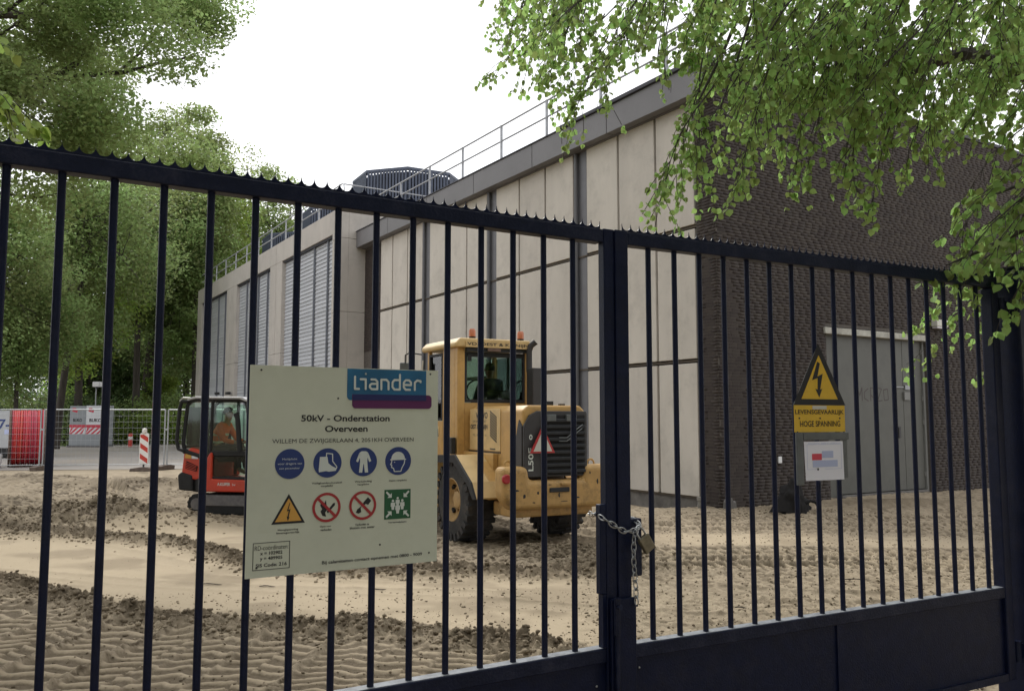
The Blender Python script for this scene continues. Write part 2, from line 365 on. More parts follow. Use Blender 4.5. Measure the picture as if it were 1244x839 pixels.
    for k, (pts, wd, p, amp, vee) in enumerate([
        ([(-4.95,3),(-4.42,5.2),(-4.15,7.9)], 0.42, 0.165, .024, 0.45),
        ([(-4.56,3),(-4.22,5.2),(-4.05,7.9)], 0.42, 0.140, .024, 0.45),
        ([(-4.17,3),(-3.76,5.2),(-3.56,7.9)], 0.56, 0.152, .024, 0.55),
        ([(-3.65,3),(-3.23,5.2),(-3.02,7.3)], 0.50, 0.183, .024, 0.35),
        ([(-3.18,3),(-2.67,5.2),(-2.41,7.3)], 0.56, 0.152, .024, 0.35),
        ([(-2.66,3),(-2.29,5.2),(-2.10,7.3)], 0.42, 0.183, .024, 0.55),
        ([(-2.27,3),(-1.84,5.2),(-1.62,7.0)], 0.56, 0.165, .024, 0.35),
        ([(-1.75,3),(-1.28,5.2),(-1.05,7.0)], 0.50, 0.140, .024, 0.55),
        ([(-1.29,3),(-0.83,5.2),(-0.60,7.0)], 0.42, 0.183, .024, 0.35),
        ([(-0.90,3),(-0.50,5.2),(-0.30,6.4)], 0.42, 0.140, .024, 0.12),
        ([(-0.50,3),(0.01,5.2),(0.27,6.4)], 0.42, 0.183, .024, -0.30),
        ([(-0.11,3),(0.34,5.2),(0.57,6.4)], 0.42, 0.152, .024, -0.30),
        ([(0.28,3),(0.75,5.2),(0.99,6.4)], 0.42, 0.183, .024, 0.45),
        ([(0.67,3),(1.15,5.2),(1.39,6.4)], 0.56, 0.183, .024, 0.35),
        ([(-6.6,5.5),(-5.4,7.5),(-4.6,8.2)], .55, .19, .018, .5), ([(-5.6,4.5),(-4.9,6.5),(-4.3,7.9)], .55, .19, .018, .5),
        ([(.9,9.7),(3,9.78),(8,9.9)], .36, .135, .030, .5), ([(.9,10.15),(3,10.2),(9,10.4)], .36, .135, .034, -.5), ([(1.2,10.6),(3,10.65),(9,10.8)], .36, .135, .030, .5), ([(1.6,11.05),(4,11.1),(9,11.3)], .30, .16, .018, 2),
        ([(2.0,12.9),(4,13.0),(9,13.3)], .36, .135, .028, .5), ([(2.2,13.5),(4,13.65),(9,13.9)], .36, .135, .028, -.5), ([(2.6,14.4),(5,14.5),(9,15.2)], .4, .16, .018, 2),
        ([(1.1,12.2),(-.2,14.8),(-1.6,17.5)], .42, .17, .026, 2), ([(.2,11.3),(-.9,13.0),(-2.5,15.8)], .42, .17, .026, 2), ([(1.8,11.6),(.9,14.0),(.2,17.5)], .42, .17, .02, 2),
        ([(1.3,8.7),(3,8.2),(6,7.9)], .40, .17, .006, .5), ([(1.0,7.0),(3,6.6),(5,6.4)], .4, .17, .006, .5),
        ([(-12,24),(-9,19.5),(-7.4,16.8)], .4, .18, .02, 2), ([(-9,17.5),(-5,15.0),(-1.5,14.4)], .36, .2, .016, .3),
        ([(-.2,7.9),(1.6,7.4),(3.2,7.2)], .30, .12, .004, .4), ([(-6,9.6),(-3,8.8),(0,8.2)], .28, .12, .0022, .4), ([(-5.5,11.3),(-3.2,9.6),(-.6,8.9)], .28, .12, .0022, .4)]):
        h, ins, d, amp = track(pts, wd, p, amp, vee, k*.13); ins = ins*min(1, amp/.012)
        dark = np.exp(-((Y-y1)/.3)**2) + np.exp(-((Y-y2)/.3)**2)
        keep = 1-np.clip(dark, 0, 1)*.9
        Z = Z*(1-ins*keep*.88) + h*keep*np.where(X < 1.0, .42, .85) - ins*.010*keep; damp_shade = damp_shade*(1-ins*keep*.9); sm = sm*(1-ins*keep)
        damp_shade = np.maximum(damp_shade*(1-ins*.5), ins*keep*(.12+.88*(1-sstep(-.30,1.0,h/(amp+1e-6))))*min(1, amp/.012))  # gaps between tread bars painted dark to imitate shade
        damp_shade = damp_shade*(1-ins*keep*.30)
        sm = np.maximum(sm, ins*keep*sstep(-.1,.8,h/(amp+1e-6))*.9*(amp > .012)*.8)  # bar crests painted paler too, to sharpen the relief
        rim_ = np.exp(-((d-wd*.55)/.06)**2)*keep
        Z = Z + rim_*.018*(.6+crumb)
    xl = (X-4.0008)*math.cos(.5555)+(Y-16.3653)*math.sin(.5555); yl = -(X-4.0008)*math.sin(.5555)+(Y-16.3653)*math.cos(.5555)
    Z = Z - .24*sstep(-1.3,-.45,xl)*(1-sstep(.3,.5,xl))*sstep(.35,.75,yl)*(1-sstep(9,11,yl))
    fade = 1-sstep(22, 26.3, Y - .12*(X+15.3))
    Z = Z*fade
    damp_shade = damp_shade*fade
    # loose sand heaped a little against the brick wall, dug out near the plinth
    return Z, damp_shade, sm
ang = np.radians(np.concatenate([np.arange(-180,-37,4.0), np.arange(-36,36,.14), np.arange(37,180.1,4.0)]))
rad = [.4]
while rad[-1] < 600:
    r_ = rad[-1]; rad.append(r_*(1.10 if r_ < 2.6 else 1.02 if r_ < 3.1 else 1.0023 if r_ < 12 else 1.0045 if r_ < 27 else 1.05))
rad = np.array(rad)
A, Rr = np.meshgrid(ang, rad); GX = (Rr*np.sin(A)).ravel(); GY = (Rr*np.cos(A)).ravel()
GZ, GD, GS = ground_height(GX, GY)
def make_grid_mesh(name, X, Y, Z, nr, nc):
    me = bpy.data.meshes.new(name)
    i = np.arange((nr-1)*(nc-1)); r = i//(nc-1); c = i % (nc-1)
    q = np.stack([r*nc+c, r*nc+c+1, (r+1)*nc+c+1, (r+1)*nc+c], 1)[:, ::-1]
    me.vertices.add(len(X)); me.vertices.foreach_set('co', np.stack([X,Y,Z],1).astype(np.float32).ravel())
    me.loops.add(q.size); me.loops.foreach_set('vertex_index', q.ravel().astype(np.int32))
    me.polygons.add(len(q)); me.polygons.foreach_set('loop_start', (np.arange(len(q))*4).astype(np.int32))
    me.polygons.foreach_set('use_smooth', np.ones(len(q), dtype=bool))
    me.update(calc_edges=True); return me
gm = make_grid_mesh('sand_ground', GX, GY, GZ, len(rad), len(ang))
for nm, arr in (('damp_shade', GD), ('smooth_sand_and_painted_crests', GS)):
    at = gm.attributes.new(nm, 'FLOAT', 'POINT'); at.data.foreach_set('value', arr.astype(np.float32))
def sandmat():
    m = bpy.data.materials.new('sand'); m.use_nodes = True; n = m.node_tree; N = n.nodes; L = n.links; b = N['Principled BSDF']
    b.inputs['Roughness'].default_value = .95; b.inputs['Specular IOR Level'].default_value = .15
    tc = N.new('ShaderNodeTexCoord'); a = N.new('ShaderNodeAttribute'); a.attribute_name = 'damp_shade'; s = N.new('ShaderNodeAttribute'); s.attribute_name = 'smooth_sand_and_painted_crests'
    n1 = N.new('ShaderNodeTexNoise'); n1.inputs['Scale'].default_value = 1.3; n1.inputs['Detail'].default_value = 8; n1.inputs['Roughness'].default_value = .7
    n2 = N.new('ShaderNodeTexNoise'); n2.inputs['Scale'].default_value = 38; n2.inputs['Detail'].default_value = 6; n2.inputs['Roughness'].default_value = .7
    for q in (n1, n2): L.new(tc.outputs['Object'], q.inputs['Vector'])
    r1 = N.new('ShaderNodeValToRGB'); r1.color_ramp.elements[0].position = .3; r1.color_ramp.elements[1].position = .7
    r1.color_ramp.elements[0].color = (.30,.245,.172,1); r1.color_ramp.elements[1].color = (.40,.332,.24,1)
    L.new(n1.outputs[0], r1.inputs[0])
    r2 = N.new('ShaderNodeValToRGB'); r2.color_ramp.elements[0].position = .35; r2.color_ramp.elements[1].position = .6
    r2.color_ramp.elements[0].color = (.74,.72,.70,1); r2.color_ramp.elements[1].color = (1.08,1.08,1.08,1); L.new(n2.outputs[0], r2.inputs[0])
    mm = N.new('ShaderNodeMixRGB'); mm.blend_type = 'MULTIPLY'; mm.inputs[0].default_value = .75
    L.new(r1.outputs[0], mm.inputs[1]); L.new(r2.outputs[0], mm.inputs[2])
    sm = N.new('ShaderNodeMixRGB'); sm.inputs[2].default_value = (.42,.342,.238,1); L.new(mm.outputs[0], sm.inputs[1])
    mu = N.new('ShaderNodeMath'); mu.operation = 'MULTIPLY'; mu.inputs[1].default_value = .75; L.new(s.outputs['Fac'], mu.inputs[0]); L.new(mu.outputs[0], sm.inputs[0])
    dk = N.new('ShaderNodeMixRGB'); dk.blend_type = 'MULTIPLY'; dk.inputs[2].default_value = (.17,.145,.12,1); L.new(a.outputs['Fac'], dk.inputs[0]); L.new(sm.outputs[0], dk.inputs[1])
    L.new(dk.outputs[0], b.inputs['Base Color'])
    n3 = N.new('ShaderNodeTexNoise'); n3.inputs['Scale'].default_value = 60; n3.inputs['Detail'].default_value = 8; n3.inputs['Roughness'].default_value = .75
    L.new(tc.outputs['Object'], n3.inputs['Vector'])
    bp = N.new('ShaderNodeBump'); bp.inputs['Distance'].default_value = .012
    iv = N.new('ShaderNodeMapRange'); iv.inputs['To Min'].default_value = .75; iv.inputs['To Max'].default_value = .15; L.new(s.outputs['Fac'], iv.inputs[0]); L.new(iv.outputs[0], bp.inputs['Strength'])
    L.new(n3.outputs[0], bp.inputs['Height']); L.new(bp.outputs[0], b.inputs['Normal'])
    return m
gm.materials.append(sandmat())
go = link('sand_ground', gm); go['kind'] = 'structure'
# loose clods of soil along the ridges, the heaps and the churned ground
def clods():
    R = np.random.default_rng(77); out = []
    def add(x, y, smin, smax):
        out.append(np.stack([x, y, smin*(smax/smin)**(R.random(len(x))**1.6)], 1))
    for pts, n, sp in ((R1, 5200, .16), (R2, 3800, .19)):
        P = np.array(pts); seg = np.hypot(*(P[1:]-P[:-1]).T); c = np.concatenate([[0], np.cumsum(seg)]); t = R.uniform(0, c[-1], n)
        x = np.interp(t, c, P[:,0]); y = np.interp(t, c, P[:,1]); x = x+R.normal(0, .05, n); y = y + fbm(x, y, 2.2, 2, 50)*.16 + R.normal(0, sp, n) - .02
        add(x, y, .010, .055)
    for cx, cy, rx, ry, n in ((-6.45,13.4,1.5,.8,1500),(.6,10.65,.7,.45,900),(1.0,9.9,.6,.3,250),(-8.9,13.3,1.0,.8,500),(-10.6,16,1.8,1.3,500),(-8.5,19.5,3,3,700),(1.2,13.9,1.3,.8,250),(5,15.5,1.5,.7,400),(-4,16.5,1.6,1,300)):
        add(cx+R.normal(0, rx*.55, n), cy+R.normal(0, ry*.55, n), .014, .06)
    n = 5200; x = R.uniform(-5, 1.2, n); y = R.uniform(3.6, 8.5, n); add(x, y, .006, .026)
    n = 11500; y = 4.4+11.5*R.random(n)**1.5; x = R.uniform(.1, 1, n)*(.62*y+.6)*1.0+.1; add(x, y, .007, .030)
    n = 520; x = R.uniform(-7, 1, n); y = R.uniform(6.8, 12, n); add(x, y, .005, .014)
    D = np.concatenate(out); x, y, sz = D.T
    rr = np.hypot(x, y); k = (rr > 3.2) & (y > 3.2) & ~((x < -3) & (y > 26)); D = D[k]; x, y, sz = D.T
    z, dmp_shade, _ = ground_height(x, y); n = len(x)
    bm = bmesh.new(); bmesh.ops.create_icosphere(bm, subdivisions=1, radius=1); B = np.array([tuple(v.co) for v in bm.verts]); F = np.array([[v.index for v in f.verts] for f in bm.faces]); bm.free()
    B = B[:12] if len(B) > 42 else B
    V = B[None]*(1+R.uniform(-.32,.32,(n, len(B), 1)))*sz[:,None,None]*.5*np.stack([R.uniform(.8,1.5,n), R.uniform(.7,1.2,n), R.uniform(.5,.95,n)],1)[:,None,:]
    a = R.uniform(0, 6.28, n); ca, sa = np.cos(a)[:,None], np.sin(a)[:,None]; V = np.stack([V[...,0]*ca-V[...,1]*sa, V[...,0]*sa+V[...,1]*ca, V[...,2]], -1)
    V = V + np.stack([x, y, z+sz*.12], 1)[:,None,:]
    q = F[None]+(np.arange(n)*len(B))[:,None,None]
    me = fast_mesh('soil_clods', V.reshape(-1,3), q.reshape(-1,3)); at_ = me.attributes.new('damp_shade', 'FLOAT', 'POINT'); at_.data.foreach_set('value', np.repeat(np.clip(dmp_shade*.6+R.uniform(-.1,.38,n), 0, 1), len(B)).astype(np.float32))
    me.materials.append(gm.materials[0]); o = link('soil_clods', me); o['kind'] = 'stuff'; o['label'] = 'loose clods of brown soil strewn along the ridges and tracks'; o['category'] = 'soil'
clods()
# paved road beyond the mesh fence
rd = MB(); rd.add([(-75,20.6,.012),(-8.0,29.0,.012),(-13.5,38,.012),(-19,56,.012),(-40,62,.012),(-80,60,.012)], [(0,1,2,3,4,5)])
ro = rd.build('paved_road', M['road']); ro['kind'] = 'structure'
gr = MB(); gr.add([(-90,59.8,.02),(-40,61.8,.02),(-19,55.8,.02),(-17,60,.02),(20,90,.02),(20,160,.02),(-150,160,.02)], [(0,1,2,3,4,5,6)])
gro = gr.build('grass_verge', mat('rough_grass_ground', (.05,.085,.025), .9, var=.4, vscale=.6, bump=.6, bscale=8)); gro['kind'] = 'structure'
# ================================================================== BUILDINGS
BX, BY, BA = 4.0008, 16.3653, 0.5555            # near brick corner; local x along the brick wall, y along the panel wall
brnd = random.Random(12)
def brick_run(x0, x1, z0, z1, face, skip=None):
    """brick centres (pos, mirror) on a wall; face 'x' = wall along local x at y=0, 'y' = wall along local y at x=0"""
    res = []; k = 0; z = z0
    while z < z1-.04:
        x = x0 - brnd.uniform(0, .2)
        while x < x1-.02:
            a, b = max(x, x0), min(x+.2155, x1)
            if b-a > .04 and not (skip and a < skip[1] and b > skip[0] and z < skip[3]):
                res.append((face, a, b, z))
            elif skip and z < skip[3]:
                if a < skip[0] < b and skip[0]-.01-a > .03: res.append((face, a, skip[0]-.01, z))
                if a < skip[1] < b and b-skip[1]-.01 > .03: res.append((face, skip[1]+.01, b, z))
            x += .22
        z += .0625; k += 1
    return res
bld = thing('substation_building', 'large flat-roofed hall with pale concrete panels and a dark brick end wall', 'building', (BX, BY, 0), BA)
bm_ = Matrix.Translation((BX, BY, 0)) @ Matrix.Rotation(BA, 4, 'Z')
camp = Vector((0, 0, 1.7))
def build_bricks(parent, specs, n_parts, ymove=0.0):
    def dist(s):
        f, a, b, z = s; p = Vector((((a+b)/2), ymove, z)) if f == 'x' else Vector((0, (a+b)/2, z))
        return ((bm_ @ p)-camp).length
    full = [s for s in specs if abs(s[2]-s[1]-.2155) < 1e-6]
    full.sort(key=dist); parts = full[:n_parts]; ps = set(parts)
    mbk = {}
    for f in 'xy':
        b = MB()
        if f == 'x': b.box(0, .2155, -.004, .05, 0, .0525)
        else: b.box(-.004, .05, 0, .2155, 0, .0525)
        mbk[f] = b.mesh('brick', M['brick1'])
    r = random.Random(3)
    for f, a, b, z in parts:
        j = r.uniform(-.001, .001)
        link('brick', mbk[f], parent, (a, ymove+j, z) if f == 'x' else (j, a, z))
    rest = [s for s in specs if s not in ps]
    n = len(rest); V = np.empty((n, 8, 3)); R = np.random.default_rng(5); J = R.uniform(-.0045, -.0025, n)
    for i, (f, a, b, z) in enumerate(rest):
        q = J[i]
        if f == 'x': x0, x1, y0, y1 = a, b, ymove+q, ymove+.05
        else: x0, x1, y0, y1 = q, .05, a, b
        V[i] = [(x0,y0,z),(x1,y0,z),(x1,y1,z),(x0,y1,z),(x0,y0,z+.0525),(x1,y0,z+.0525),(x1,y1,z+.0525),(x0,y1,z+.0525)]
    F = np.array([(0,3,2,1),(4,5,6,7),(0,1,5,4),(1,2,6,5),(2,3,7,6),(3,0,4,7)])
    q = (F[None] + (np.arange(n)*8)[:,None,None]).reshape(-1, 4)
    me = fast_mesh('brick', V.reshape(-1, 3), q); at = me.attributes.new('tint', 'FLOAT', 'FACE'); at.data.foreach_set('value', np.repeat(R.random(n), 6).astype(np.float32))
    me.materials.append(M['brick']); o = link('brickwork', me, parent); o['kind'] = 'stuff'; return o
specs = brick_run(0, 15, -.2, 8.72, 'x', (3.2, 6.8, 0, 3.72)) + brick_run(.02, .53, -.2, 8.1, 'y')
build_bricks(bld, specs, 300)
b = MB(); b.box(.0, 3.2, 0, .3, -.3, 8.77); b.box(6.8, 15, 0, .3, -.3, 8.77); b.box(3.2, 6.8, 0, .3, 3.66, 8.77); b.box(0, .3, .3, .54, -.3, 8.12)
b.build('mortar_wall', M['mortar'], bld)
b = MB(); b.box(.30, .4, .54, 16.67, .0, 8.14); b.build('backing_wall', M['joint'], bld)
b = MB(); b.box(14.9, 15.2, .3, 18.4, -.2, 8.1); b.build('side_wall', M['mortar'], bld)
# recessed brick pier where the hall meets the louvred block
b = MB(); b.box(.12, .3, 16.67, 18.44, -.2, 8.14); b.build('pier_wall', M['mortar'], bld)
sp2 = brick_run(16.70, 18.42, 4.2, 8.1, 'y')
rest = MB()
for f, a, b2, z in sp2: rest.box(.108, .15, a, b2, z, z+.0525)
me = rest.mesh('brickwork', M['brick'], fix=False); at = me.attributes.new('tint', 'FLOAT', 'FACE'); at.data.foreach_set('value', np.repeat(rng.random(len(sp2)), 6).astype(np.float32))
o = link('brickwork', me, bld); o['kind'] = 'stuff'
# panels: vertical joints measured every 1.25 m, pilasters every fourth
bays = [[.56,1.75,3.01,4.23],[4.72,5.97,7.22,8.46],[8.93,10.16,11.42,12.67],[13.16,14.35,15.6,16.67]]
rows = [(.16,2.80),(2.89,5.52),(5.61,8.14)]
for by in bays:
    for y0, y1 in zip(by[:-1], by[1:]):
        for z0, z1 in rows:
            MB().box(.0, .3, y0+.035, y1-.035, z0, z1).build('wall_panel', M['concrete'], bld, bev=.012)
for y0, y1 in ((4.23,4.72),(8.46,8.93),(12.67,13.16)):
    MB().box(.05, .3, y0+.03, y1-.03, .12, 8.14).build('pilaster', M['pilaster'], bld)
    MB().tube([(-.01, y1-.11, .05), (-.01, y1-.11, 8.14)], .05, 8).build('downpipe', M['pilaster'], bld, smooth=True)
for z in (2.845, 5.565):
    MB().box(.02, .3, .55, 16.67, z-.018, z+.018).build('joint_rail', M['joint'], bld)
MB().box(.06, .3, .54, 16.67, -.4, .12).build('plinth', M['plinth'], bld, bev=.02)
MB().box(.02, .3, .54, 16.67, .1205, .155).build('joint_rail', M['joint'], bld)
# roof
MB().box(-.05, 15.3, .31, 18.42, 8.14, 8.6).build('roof', M['fascia'], bld)
for y0 in np.arange(-.02, 18.3, 3.1):
    y1 = min(y0+3.09, 18.42)
    MB().box(-.27, -.052, y0+.006, y1-.006, 8.16, 8.77).build('fascia_panel', M['fascia'], bld, bev=.008)
    for k in (0,):
        if y0 > 5: break
MB().box(-.30, .30, 5.05, 18.42, 8.772, 8.80).build('roof_edge_trim', M['coping'], bld)
MB().box(-.33, .35, -.05, 5.0, 8.772, 8.86).build('roof_edge_trim', M['coping'], bld, bev=.01)
MB().box(.36, 15.3, -.05, .35, 8.772, 8.86).build('roof_edge_trim', M['coping'], bld, bev=.01)
# guard rail along the roof edge
gr_ = thing('roof_guardrail', 'thin grey guard rail along the roof edge above the concrete panels', 'railing', (0,0,0)); gr_.matrix_world = bm_ @ Matrix.Translation((.0, 0, 8.6))
for y in (1.34,3.61,5.88,8.15,10.43,12.68,14.95,17.2):
    MB().box(-.025, .025, y-.03, y+.03, 0, 1.32).build('post', M['galv_dull'], gr_)
MB().tube([(0, .4, 1.30), (0, 17.2, 1.30)], .026, 8).build('top_rail', M['galv_dull'], gr_, smooth=True)
MB().tube([(0, .4, .86), (0, 17.2, .86)], .024, 8).build('middle_rail', M['galv_dull'], gr_, smooth=True)
MB().tube([(0,17.2,1.3),(0,17.55,1.3),(0,17.7,1.15),(0,17.7,.98),(0,17.55,.86),(0,17.2,.86)], .024, 8).build('rail_end_loop', M['galv_dull'], gr_, smooth=True)
# steel door in the brick wall
dr = MB(); dr.box(3.30, 3.32, .06, .2, 0, 3.6)
MB().box(3.62, 5.99, .10, .15, .07, 3.60).build('door_leaf', M['door'], bld, bev=.006)
dleaf = MB().box(6.0, 6.72, .10, .15, .07, 3.60).build('door_leaf', M['door'], bld, bev=.006)
MB().box(3.2, 3.60, .14, .2, .0, 3.66).build('door_frame', M['door'], bld)
MB().box(6.73, 6.80, .06, .2, .0, 3.66).build('door_frame', M['doorframe'], bld)
MB().box(3.601, 6.729, .02, .2, 0, .05).build('doorstep', M['plinth'], bld)
MB().box(3.12, 6.86, -.05, .2, 3.50, 3.64).build('lintel', M['lintel'], bld, bev=.01)
for z in (.35, 1.55, 2.1, 3.2): MB().box(6.70, 6.75, .075, .099, z, z+.10).build('hinge', M['doorframe'], bld)
MB().box(5.99, 6.24, .06, .099, 2.12, 2.30).build('latch_plate', M['doorframe'], dleaf)
b = MB(); b.box(5.72, 5.98, .075, .098, 2.40, 2.425); b.box(6.05, 6.22, .075, .098, 2.36, 2.46); b.build('latch_bar', M['galv_dull'], bld)
b = MB(); b.box(5.76, 5.83, .08, .099, 1.25, 1.50); b.tube([(5.6,.05,1.5),(5.78,.05,1.5)], .012, 6); b.tube([(5.6,.05,1.5),(5.6,.1,1.5)], .012, 6); b.build('door_handle', M['greymetal'], bld)
# faded scribble sprayed on the door
b = MB(); r = random.Random(4)
for pts in ([(0,0),(0,.3),(.08,.12),(.16,.3),(.16,0)],[(.38,.28),(.24,.2),(.24,.06),(.38,0)],[(.46,0),(.46,.3),(.62,.28)],[(.46,.14),(.64,.02)],[(.70,.3),(.86,.28),(.70,0),(.88,.02)],[(.95,.02),(.93,.26),(1.08,.28),(1.1,.04),(.95,.02)]):
    for p, q in zip(pts[:-1], pts[1:]):
        d = Vector((q[0]-p[0], 0, q[1]-p[1])); n = Vector((-d.z, 0, d.x)).normalized()*.011
        a = Vector((4.33+p[0], .0985, 2.08+p[1])); c = Vector((4.33+q[0], .0985, 2.08+q[1]))
        b.add([a-n, a+n, c+n, c-n], [(0,1,2,3)])
b.build('graffiti_scrawl', M['graffiti'], bld)
wl = thing('wall_lamp', 'cream box-shaped lamp on the brick wall right of the steel door', 'lamp'); wl.matrix_world = bm_ @ Matrix.Translation((7.02, -.012, 3.86))
MB().box(0, .46, -.16, 0, 0, .17).build('housing', M['lamp'], wl, bev=.02)
MB().box(.03, .43, -.14, -.01, -.03, 0).build('diffuser', M['paper'], wl)
sk = MB().box(0, .1, -.03, 0, 0, .13).build('wall_socket_box', M['white'], bev=.008); sk.matrix_world = bm_ @ Matrix.Translation((1.57, -.014, .80)); tag(sk, 'small white square box low on the brick wall left of the steel door', 'socket')
pp = MB(); pp.lathe([(-.3,.0),(-.3,.055),(.16,.055),(.16,.072),(.22,.072),(.22,.06),(.215,.0)], 16, 'z'); pp.lathe([(.05,.056),(.05,.064),(.08,.064),(.08,.056)], 16, 'z')
ppo = pp.build('drain_pipe_stub', M['pipe'], smooth=True, loc=(3.55, 16.15, .0)); tag(ppo, 'short grey pipe stub standing in the sand at the foot of the brick corner', 'pipe')

# ------------------------------------------------------------------ louvred transformer block
lb = thing('transformer_block', 'pale concrete block with three tall blue-grey louvred bays behind the orange excavator', 'building', (BX, BY, 0), BA)
X0 = -.91; YF = 18.44; YE = 43.6; H2 = 9.67
OP = [(19.27,25.8),(27.66,33.93),(36.02,42.5)]
for z0, z1 in ((-.2, 2.9),(2.91,5.69),(5.70,8.50),(8.51,H2)):
    MB().box(X0, X0+.35, YF, 19.27, z0, z1).build('corner_pier', M['concrete_block'], lb, bev=.012)
    MB().box(X0+.352, 1.0, YF, YF+.3, z0, z1).build('end_wall', M['concrete_block'], lb, bev=.012)
MB().box(1.0, 12, YF, YF+.3, -.2, H2).build('end_wall', M['concrete_block'], lb)
for a, m_, c in ((25.8,26.72,27.66),(33.93,35.0,36.02)):
    for y0, y1 in ((a, m_-.02), (m_+.02, c)):
        for z0, z1 in ((-.2,4.6),(4.61,8.755)):
            MB().box(X0, X0+.35, y0, y1, z0, z1).build('pier', M['concrete_block'], lb, bev=.012)
MB().box(X0, X0+.35, 42.5, YE, -.2, 8.755).build('pier', M['concrete_block'], lb, bev=.012)
for y0, y1 in ((19.272,26.70),(26.74,34.98),(35.02,YE)):
    MB().box(X0, X0+.35, y0, y1, 8.76, H2).build('roof_beam', M['concrete_block'], lb, bev=.012)
MB().box(X0+.34, 12, YE-.3, YE, -.2, H2).build('end_wall', M['concrete_block'], lb)
MB().box(X0+.351, 12, YF+.301, YE-.301, 9.2, 9.5).build('roof', M['fascia'], lb)
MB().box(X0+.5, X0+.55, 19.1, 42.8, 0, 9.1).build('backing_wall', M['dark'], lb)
sl_ = MB(); sl_.add([(0,0,0),(0,6.6,0),(.035,6.6,.172),(.035,0,.172),(.012,0,-.004),(.012,6.6,-.004),(.047,6.6,.168),(.047,0,.168)], [(0,1,2,3),(4,7,6,5),(0,4,5,1),(3,2,6,7),(0,3,7,4),(1,5,6,2)])
slm = sl_.mesh('louvre_slat', M['louvre'])
for y0, y1 in OP:
    MB().box(X0+.02, X0+.34, y0, y1, -.2, .55).build('sill_wall', M['concrete_block'], lb)
    MB().box(X0+.06, X0+.2, y0, y1, 8.68, 8.758).build('louvre_head', M['coping'], lb)
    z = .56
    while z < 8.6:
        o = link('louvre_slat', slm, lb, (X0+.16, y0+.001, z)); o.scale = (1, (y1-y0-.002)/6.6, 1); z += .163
    for d in (.78, 2.4, 4.55):
        MB().box(X0+.10, X0+.155, y0+d, y0+d+.09, .5, 8.68).build('mullion', M['mullion'], lb)
rg = thing('roof_guardrail', 'grey guard rail on the louvred block roof in front of the slatted drums', 'railing'); rg.matrix_world = bm_ @ Matrix.Translation((0, 0, H2-.2))
for y in list(np.arange(19.0, 43.5, 2.25)): MB().box(X0+.1, X0+.15, y-.03, y+.03, 0, 1.15).build('post', M['galv_dull'], rg)
MB().tube([(X0+.12, 18.6, 1.15), (X0+.12, 43.2, 1.15)], .026, 8).build('top_rail', M['galv_dull'], rg, smooth=True)
MB().tube([(X0+.12, 18.6, .68), (X0+.12, 43.2, .68)], .024, 8).build('middle_rail', M['galv_dull'], rg, smooth=True)
MB().tube([(X0+.12, 18.6, 1.15), (.9, 18.6, 1.15), (5.5, 18.6, 1.15)], .026, 8).build('top_rail', M['galv_dull'], rg, smooth=True)
MB().tube([(X0+.12, 18.6, 1.15), (X0+.12, 18.45, 1.1), (X0+.12, 18.4, .9), (X0+.12, 18.45, .7), (X0+.12, 18.6, .66)], .024, 8).build('rail_end_loop', M['galv_dull'], rg, smooth=True)
# slatted octagonal drums
def drum(cy, label):
    t = thing('cooling_drum', label, 'cooling tower', group='slatted cooling drums on the louvred block'); t.matrix_world = bm_ @ Matrix.Translation((5.75, cy, 9.5))
    return t
d0 = drum(26.75, 'nearest and largest dark slatted octagonal drum, behind the sloping roof rail')
Rd = 2.75; zt_, zb_ = 4.05, 1.5
oct_ = [(Rd*math.cos(math.pi/4*k+.33), Rd*math.sin(math.pi/4*k+.33)) for k in range(8)]
for k in range(8):
    (ax, ay), (cx, cy) = oct_[k], oct_[(k+1) % 8]; n = 13
    L = math.hypot(cx-ax, cy-ay); an = math.atan2(cy-ay, cx-ax)
    b = MB()
    mxx = Matrix.Translation((ax, ay, 0)) @ Matrix.Rotation(an, 4, 'Z')
    b.box(0, L, -.02, .06, zt_-.12, zt_-.04, mxx); b.box(0, L, -.02, .06, zb_+1.02, zb_+1.10, mxx); b.box(0, L, -.02, .06, zb_, zb_+.12, mxx)
    b.build('ring_beam', M['fins'], d0)
    for i in range(n):
        s_ = MB(); s_.box((i+.18)*L/n, (i+.80)*L/n, -.07, -.03, zb_+.05, zt_, mxx); s_.build('slat', M['fins'], d0)
top = MB(); top.prism([(p*.99, q*.99) for p, q in oct_], zt_+.001, zt_+.05, 'z'); 
rr = []
for p, q in oct_: rr.append((p*1.03, q*1.03))
rim_ = MB(); vs = [(p, q, z) for z in (zt_-.1, zt_+.03) for p, q in rr] + [(p*.93, q*.93, z) for z in (zt_-.1, zt_+.03) for p, q in rr]
rim_.add(vs, [(i, (i+1)%8, 8+(i+1)%8, 8+i) for i in range(8)] + [(16+i, 24+i, 24+(i+1)%8, 16+(i+1)%8) for i in range(8)] + [(8+i, 8+(i+1)%8, 24+(i+1)%8, 24+i) for i in range(8)] + [(i, 16+i, 16+(i+1)%8, (i+1)%8) for i in range(8)])
rim_.build('rim', M['fins'], d0)
MB().lathe([(0,0),(0,Rd*.86),(2.45,Rd*.86),(2.45,0)], 20, 'z', Matrix.Translation((0,0,zb_))).build('inner_drum', M['dark'], d0)
for k in range(8):
    p, q = oct_[k]; MB().box(p*.93-.06, p*.93+.06, q*.93-.06, q*.93+.06, 0, zt_-.15).build('leg', M['fins'], d0)
for k, lab in ((1, 'middle dark slatted octagonal drum on the louvred block roof, partly behind the gate bars'), (2, 'farthest and smallest dark slatted octagonal drum on the louvred block roof')):
    c = copy_tree(d0); c.matrix_world = bm_ @ Matrix.Translation((5.75, 26.75+8.2*k, 9.5)); c['label'] = lab

